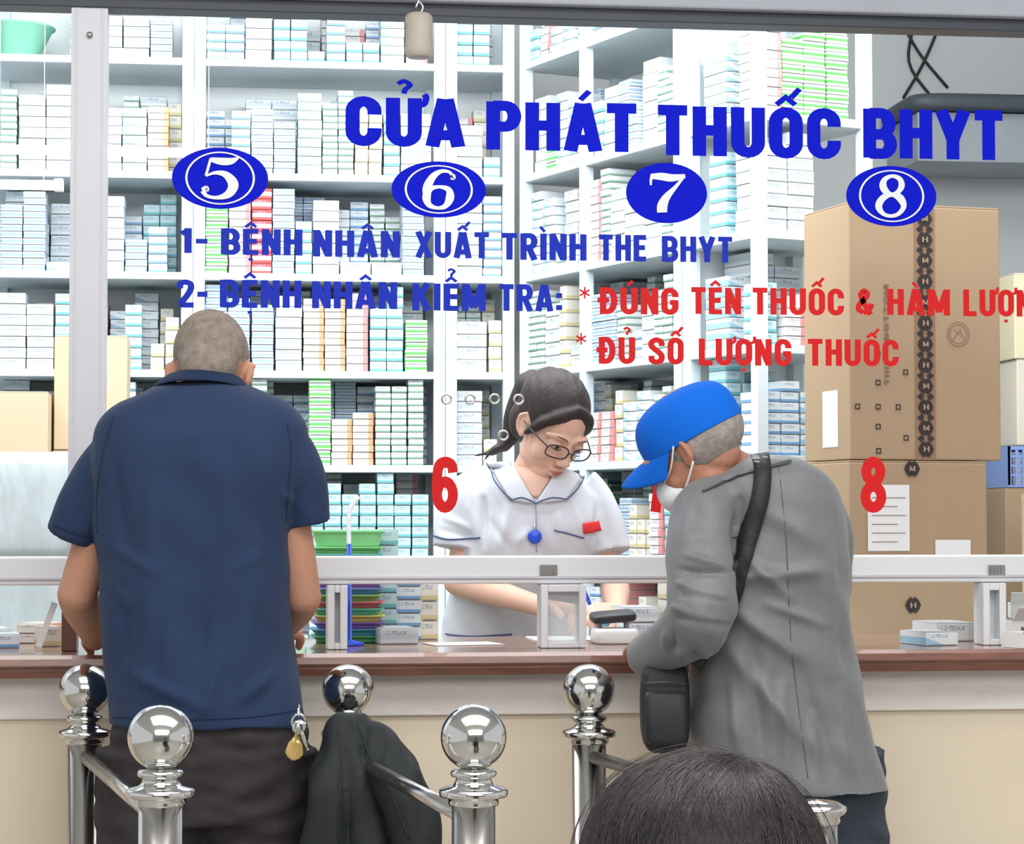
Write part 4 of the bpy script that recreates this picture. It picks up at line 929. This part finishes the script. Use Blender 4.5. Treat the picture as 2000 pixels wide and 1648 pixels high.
for q in (-1,1):
    LP=[]
    for i in range(25):
        a=i*math.pi/12; cx_=math.copysign(abs(math.cos(a))**.7,math.cos(a)); cz_=math.copysign(abs(math.sin(a))**.7,math.sin(a)); LP.append(L4(q*.034+.0275*cx_,.103-.012*abs(.034*q+.0275*cx_)/.06,-.001+.016*cz_))
    tube(g,LP,.0017,n=8,sub=1,round_=False)
    tube(g,[L4(q*.061,.092,.006),L4(q*.074,.05,.008),L4(q*.080,.0,.008)],.0017,n=8)
tube(g,[L4(-.008,.104,.002),L4(0,.107,.005),L4(.008,.104,.002)],.0015,n=8)
mk('eyeglasses',g,M_lens,n1)
e=empty('pen',at(1150,1190,4.97)); meta(e,'blue ballpoint pen held for writing','pen'); o_=e.location.copy()
g=G(); tube(g,[at(1140,1150,4.98)-o_,at(1152,1180,4.98)-o_],.0042,n=10,sub=1); mk('pen_barrel',g,M_badge,e)
g=G(); tube(g,[at(1152,1180,4.98)-o_,at(1166,1214,4.98)-o_,at(1170,1222,4.98)-o_],[.0042,.004,.001],n=10,sub=1); mk('pen_grip',g,M_vwhite,e)
c=on_y(1150,1240,.28); o=box('prescription_sheet',c.x-.12,c.x+.06,.22,.38,1.0502,1.052,M_paper,bevel=0); meta(o,'white prescription papers lying on the counter','paper')
c=on_y(905,1245,.1); g=G(); boxg(g,-.07,.07,-.05,.05,0,.0015,Matrix.Rotation(.2,3,'Z'),V((c.x,.12,1.0505))); o=mk('prescription_sheet',g,M_paper,smooth=False); meta(o,'loose white paper sheet on the counter','paper')
# ------------------------------------------------------------ seated person nearest the camera
hc=at(1366,1766,1.9); hM=frame(F0*.95-R*.1-Z*.2,Z)
j=dict(head=hc,hM=hM,neck=hc-Z*.17-F0*.03,chest=hc-Z*.32-F0*.04,waist=hc-Z*.52-F0*.05,pelvis=hc-Z*.66-F0*.06)
c0=j['chest']
for q,sg in (('L',-1),('R',1)):
    j['sh'+q]=c0+R*.16*sg+Z*.07; j['el'+q]=c0+R*.2*sg-Z*.2+F0*.02; j['wr'+q]=c0+R*.12*sg-Z*.27+F0*.24
    j['hand'+q]=(F0-R*.2*sg-Z*.1,-Z,-sg,.4); j['kn'+q]=j['pelvis']+R*.1*sg+F0*.42+Z*.02; k_=j['kn'+q]; j['an'+q]=V((k_.x,k_.y,.09))
fp=person_body('seated person with dark grey-streaked hair seen from behind',M_skin,j,1.0,.98,.9,.006)
shoes(j,fp,M_shoe)
g=G(); pv=j['pelvis']
loft(g,[(j['pelvis']-Z*.06,R,F0,.17,.12,2.5),(j['waist'],R,F0,.155,.115,2.5),(j['chest'],R,F0,.17,.12,2.5),(j['chest']+Z*.1,R,F0,.15,.085,2.4),(j['neck'],R,F0,.07,.065,2)],40)
for q in 'LR': tube(g,[j['sh'+q],j['el'+q],j['wr'+q]-(j['wr'+q]-j['el'+q])*.1],[.065,.055,.042],n=18)
fuse('dark_blouse',g,.007,4,M_black,fp)
g=G()
for q in 'LR': tube(g,[pv+R*(.08 if q=='R' else -.08),j['kn'+q],j['an'+q]],[.095,.075,.06],n=18,sub=8)
fuse('trousers',g,.007,4,M_dark,fp)
g=G(); blob(g,hc+hM@V((0,-.015,.03)),(.100,.114,.093),hM,36,24); blob(g,hc+hM@V((0,-.05,-.06)),(.09,.07,.11),hM)
hh=fuse('grey_streaked_hair',g,.004,4,M_hair2,fp,lambda p:.002*noise.noise(V((p.x*30,p.y*25,p.z*25))))
B=bvh(hh); g=G(); random.seed(3)
part=V((.035,-.03,.0))
for i in range(2000):
    a_=random.uniform(0,2*math.pi); fly=random.random()>.965; lift=random.uniform(.003,.009) if fly else random.uniform(.0002,.0014)
    a2=a_+random.uniform(-.2,.7); P_=[]; st=random.uniform(.0,1.0)
    for k in range(7):
        ph=st+k*.16; aa=a_+(a2-a_)*k/6
        dv=V((math.sin(ph)*math.cos(aa),math.sin(ph)*math.sin(aa),math.cos(ph)))
        h_=B.ray_cast(hc+Z*.02+part*(1-ph/2.2)+dv*.4,-dv)
        if h_[0] is not None: P_.append(h_[0]+dv*(lift*(.2+.8*math.sin(k/6*math.pi*(.7 if fly else 1)))))
    if len(P_)>3: tube(g,P_,random.uniform(.00012,.00026),n=4,sub=2,round_=False)
st=mk('stray_hair_strands',g,mat('hair_strand_sheen',(62,55,57),.28,var=.6,vs=30),hh); st['kind']='stuff'
# ------------------------------------------------------------ lamps, added fills and tube reflections
def tube_reflection(x0,x1,y,z,label,strength):  # glowing tubes added in place of lamp reflections on the glass
    e=empty('tube_reflection',((x0+x1)/2,y,z)); meta(e,label,'reflection'); ln=x1-x0
    g=G(); tube(g,[V((-ln/2,0,0)),V((ln/2,0,0))],.013,n=16,sub=1,round_=False); m=bpy.data.materials.get('reflection_glow_%d'%strength)
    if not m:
        m=bpy.data.materials.new('reflection_glow_%d'%strength); m.use_nodes=True; bb=m.node_tree.nodes['Principled BSDF']; bb.inputs['Emission Color'].default_value=(.95,1,1,1); bb.inputs['Emission Strength'].default_value=strength
    mk('reflected_tube',g,m,e)
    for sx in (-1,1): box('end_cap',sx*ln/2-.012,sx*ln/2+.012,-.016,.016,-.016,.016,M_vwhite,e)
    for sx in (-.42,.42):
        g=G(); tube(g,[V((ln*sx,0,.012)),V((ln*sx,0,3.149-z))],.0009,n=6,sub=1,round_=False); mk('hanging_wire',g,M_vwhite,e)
a_=on_y(-150,294,1.9); b_=on_y(455,300,1.9); tube_reflection(a_.x,b_.x,1.9,b_.z,'long thin glowing tube added for a lamp reflection in the glass',4)
a_=on_y(-260,362,1.7); b_=on_y(115,362,1.7); tube_reflection(a_.x,b_.x,1.7,b_.z,'shorter glowing tube added for a lamp reflection in the glass',4)
def area(loc,sx,sy,p,rot=(0,0,0),col=(1,1,1)):
    l=bpy.data.lights.new('ceiling_and_fill_light','AREA'); l.shape='RECTANGLE'; l.size=sx; l.size_y=sy; l.energy=p; l.color=col
    o=bpy.data.objects.new('ceiling_and_fill_light',l); o.location=loc; o.rotation_euler=rot; COL.objects.link(o)
area((.6,-2.3,3.1),3.5,1.6,90,col=(1,.98,.95))
area((.4,-5.6,2.9),4,2.0,145,(math.radians(42),0,0),(1,.98,.95))  # added tilted fill, brightens the counter front and lower wall
area((.3,1.25,3.1),3.4,1.4,72,col=(.98,1,1))
area((.4,.3,2.72),3.4,.4,62,(math.radians(70),0,0),(.98,1,1))  # added fill hidden behind the upper wall, brightens the shelf fronts
w=bpy.data.worlds.new('world'); S.world=w; w.use_nodes=True; w.node_tree.nodes['Background'].inputs[0].default_value=(.95,.98,1,1); w.node_tree.nodes['Background'].inputs[1].default_value=.75
print('BOXES',len(placements))
